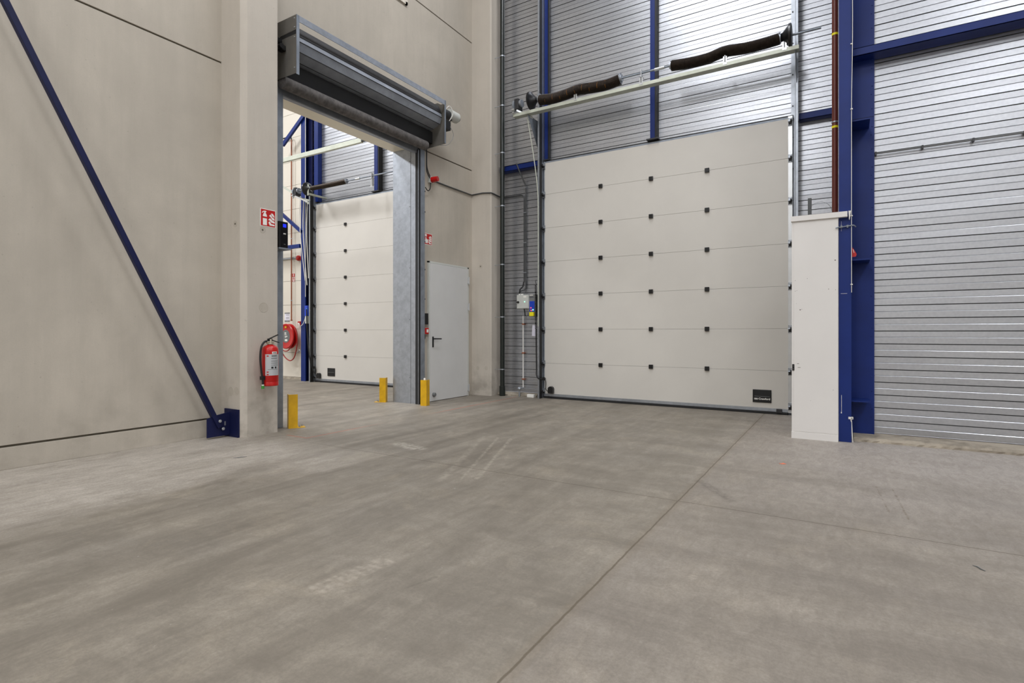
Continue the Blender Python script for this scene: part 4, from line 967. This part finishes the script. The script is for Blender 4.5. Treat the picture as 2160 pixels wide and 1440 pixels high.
def hose_reel():
    cx, cz, R = -11.035, 1.012, 0.29
    t = thing('hose_reel', (cx, 8.1, 0.7), 'red fire hose reel on the cream wall beyond the opening', 'hose reel')
    MB().lathe([(0.05, -0.09), (R-0.02, -0.09), (R, -0.08), (R, -0.065), (R-0.02, -0.055), (R*0.8, -0.05)], (cx, 8.07, cz), 'y', 48).build('rear_flange', M['red'], t, True)
    MB().lathe([(R*0.8, -0.06), (R*0.8, 0.02)], (cx, 8.07, cz), 'y', 40).build('hose_drum', M['hose_red'], t, True)
    f = MB().lathe([(R-0.03, -0.012), (R, -0.006), (R, 0.012), (R-0.018, 0.022), (R-0.045, 0.012), (R*0.55, 0.006), (0, 0.006)], (cx, 8.05, cz), 'y', 48).build('front_disc', M['red'], t, True, 30)
    l = MB().lathe([(0.150, 0.006), (0.150, 0.0085), (0, 0.0085)], (cx, 8.05, cz), 'y', 36).build('disc_label', M['conduit'], f, True)
    b = MB()
    for z0, z1, x0, x1 in ((1.075, 1.10, -0.04, 0.02), (1.045, 1.06, -0.04, 0.03), (1.0, 1.02, -0.03, 0.06), (0.98, 0.99, -0.03, 0.02), (0.90, 0.945, -0.03, 0.06)): b.box(cx+x0, cx+x1, 8.040, 8.0425, z0, z1)
    b.build('printed_lines', M['white'], l)
    MB().box(cx-0.02, cx+0.04, 8.03, 8.04, 1.20, 1.245).build('yellow_label', M['yellow'], f)
    MB().cyl((cx, 8.05, cz), (cx, 8.29, cz), 0.03, seg=12).build('axle', M['galv'], t)
    pts = [(cx+0.21, 8.12, 1.20), (cx+0.30, 8.11, 1.08), (cx+0.325, 8.11, 0.92), (cx+0.30, 8.10, 0.70), (cx+0.22, 8.10, 0.52), (cx+0.08, 8.10, 0.45), (cx-0.1, 8.10, 0.52), (cx-0.25, 8.10, 0.68)]
    MB().tube(pts, 0.013, 8, smooth_n=6).build('loose_hose', M['hose_red'], t, True)
    MB().tube([(cx+0.20, 8.06, 0.86), (cx+0.1, 8.05, 0.70), (cx-0.05, 8.05, 0.67), (cx-0.2, 8.05, 0.73)], 0.013, 8, smooth_n=6).build('loose_hose', M['hose_red'], t, True)
    MB().tube([(cx+0.23, 8.15, 0.62), (cx+0.34, 8.15, 0.67), (cx+0.38, 8.12, 0.70), (cx+0.42, 8.15, 0.66), (cx+0.47, 8.15, 0.67)], 0.011, 8, smooth_n=4).build('tap', M['galv'], t, True)
hose_reel()
t = sign('hose_sign', 'y', -11.205, -11.04, 2.40, 2.495, 8.298, [[(0.15, 0.2), (0.4, 0.2), (0.4, 0.7), (0.28, 0.95), (0.15, 0.7)], [(0.6, 0.2), (0.75, 0.2), (0.75, 0.85), (0.6, 0.85)]], 'upper red safety sign on the cream wall beside the brown pipe')
t = sign('hose_sign', 'y', -11.205, -11.04, 2.295, 2.39, 8.298, [[(0.12, 0.25), (0.5, 0.25), (0.5, 0.85), (0.2, 0.85)], [(0.6, 0.1), (0.85, 0.1), (0.85, 0.8), (0.7, 0.8)]], 'lower red safety sign on the cream wall beside the brown pipe')
t = thing('notice_sheet', (-11.3, 8.29, 1.36), 'printed notice with grey bars above the hose reel', 'notice')
MB().box(-11.42, -11.235, 8.296, 8.299, 1.355, 1.575).build('sheet', M['paper'], t)
b = MB(); b.box(-11.42, -11.235, 8.293, 8.296, 1.545, 1.575); b.box(-11.42, -11.33, 8.293, 8.296, 1.355, 1.39); b.box(-11.32, -11.235, 8.293, 8.296, 1.355, 1.39)
for z in (1.52, 1.50, 1.455, 1.44, 1.42): b.box(-11.37, -11.26, 8.294, 8.296, z, z+0.006)
b.build('print_bars', M['greyplastic'], t)
t = thing('alarm_bell', (-10.86, 8.28, 2.83), 'round red alarm bell beside the far blue column', 'alarm')
MB().lathe([(0.055, -0.01), (0.065, 0.01), (0.06, 0.05), (0.04, 0.07), (0.02, 0.075), (0, 0.075)], (-10.86, 8.28, 2.83), 'y', 28).build('dome', M['red'], t, True)
tag(MB().cyl((-12.2, 8.27, 2.845), (-10.92, 8.27, 2.845), 0.02, seg=10).build('cable_duct', M['galv'], None, True), 'horizontal grey duct ending at the red alarm bell', 'duct')
t = thing('alarm_call_point', (-10.86, 8.28, 1.28), 'small red call point between hose reel and far blue column', 'call point')
MB().box(-10.90, -10.815, 8.26, 8.299, 1.27, 1.36, 0.005).build('case', M['red'], t); MB().box(-10.885, -10.83, 8.256, 8.26, 1.28, 1.325).build('press_plate', M['white'], t)
t = thing('push_button_station', (-10.26, 8.03, 1.3), 'blue and cream button station on the far blue column', 'control panel')
MB().box(-10.315, -10.225, 8.0, 8.06, 1.47, 1.70, 0.004).build('button_panel', M['bluep'], t); MB().box(-10.30, -10.225, 8.0, 8.06, 1.30, 1.465, 0.004).build('lower_box', M['greybox'], t)
MB().box(-10.26, -10.235, 7.997, 8.0, 1.60, 1.625).build('push_button', M['led_g'], t)
MB().tube([(-10.30, 8.02, 1.58), (-10.33, 8.03, 1.42), (-10.42, 8.03, 1.28), (-10.55, 8.04, 1.24), (-10.80, 8.24, 1.29)], 0.009, 8, smooth_n=5).build('cable', M['whitecable'], t, True)
tag(MB().tube([(-10.20, 7.96, 1.62), (-10.17, 7.96, 1.1), (-10.12, 7.97, 0.6), (-10.09, 8.03, 0.30), (-10.05, 8.06, 0.20)], 0.012, 8, smooth_n=6).build('door_cable', M['black'], None, True), 'black cable sagging down the edge of the far cream door', 'cable')

# ================================================================ small things on the floor, framed sheet, lamps
sx, sy = -0.441, 5.084
tag(MB().prism([(sx-0.03, sy-0.005), (sx-0.005, sy-0.022), (sx+0.006, sy-0.008), (sx+0.024, sy+0.0), (sx+0.01, sy+0.012), (sx-0.002, sy+0.028), (sx-0.012, sy+0.004)], 'z', 0.0, 0.003).build('orange_scrap', M['scrap']), 'small orange scrap lying on the floor before the white cabinet', 'scrap')
for (x, y, a, L, lab) in ((-4.54, 2.85, 1.15, 0.055, 'dark twig on the pale floor near the blue brace foot'), (0.533, 3.303, -0.93, 0.032, 'dark twig on the floor at the right edge')):
    p = Vector((x, y, 0.003)); d = Vector((math.cos(a), math.sin(a), 0))*L
    tag(MB().tube([p-d, p-d*0.3+Vector((0.004, 0.006, 0)), p+d*0.3, p+d], [0.001, 0.003, 0.003, 0.0012], 6).build('twig', M['conduit']), lab, 'twig')
t = thing('framed_sheet', (-5.62, 5.9, 5.99), 'pale framed sheet high on the wall above the shutter housing', 'frame')
b = MB(); b.box(-5.64, -5.615, 4.9, 6.19, 6.02, 6.06); b.box(-5.64, -5.615, 6.15, 6.19, 6.02, 6.9); b.box(-5.64, -5.615, 4.9, 6.19, 6.86, 6.9); b.box(-5.64, -5.615, 4.9, 4.94, 6.02, 6.9); b.build('frame', M['sandwich'], t)
MB().box(-5.64, -5.632, 4.94, 6.15, 6.06, 6.86).build('sheet', M['concrete_col'], t)

def luminaire(x, y):
    t = thing('ceiling_luminaire', (x, y, LAMP_Z), 'long ceiling luminaire hung under the roof', 'lamp', 'ceiling luminaires')
    MB().box(x-0.8, x+0.8, y-1.55, y+1.55, LAMP_Z+0.03, LAMP_Z+0.11, 0.01).build('housing', M['greybox'], t)
    for dy in (-0.7, 0.7): MB().cyl((x, y+dy, LAMP_Z+0.11), (x, y+dy, HZ), 0.008, seg=8).build('hanger', M['galv'], t)
for p in LAMPS: luminaire(*p)
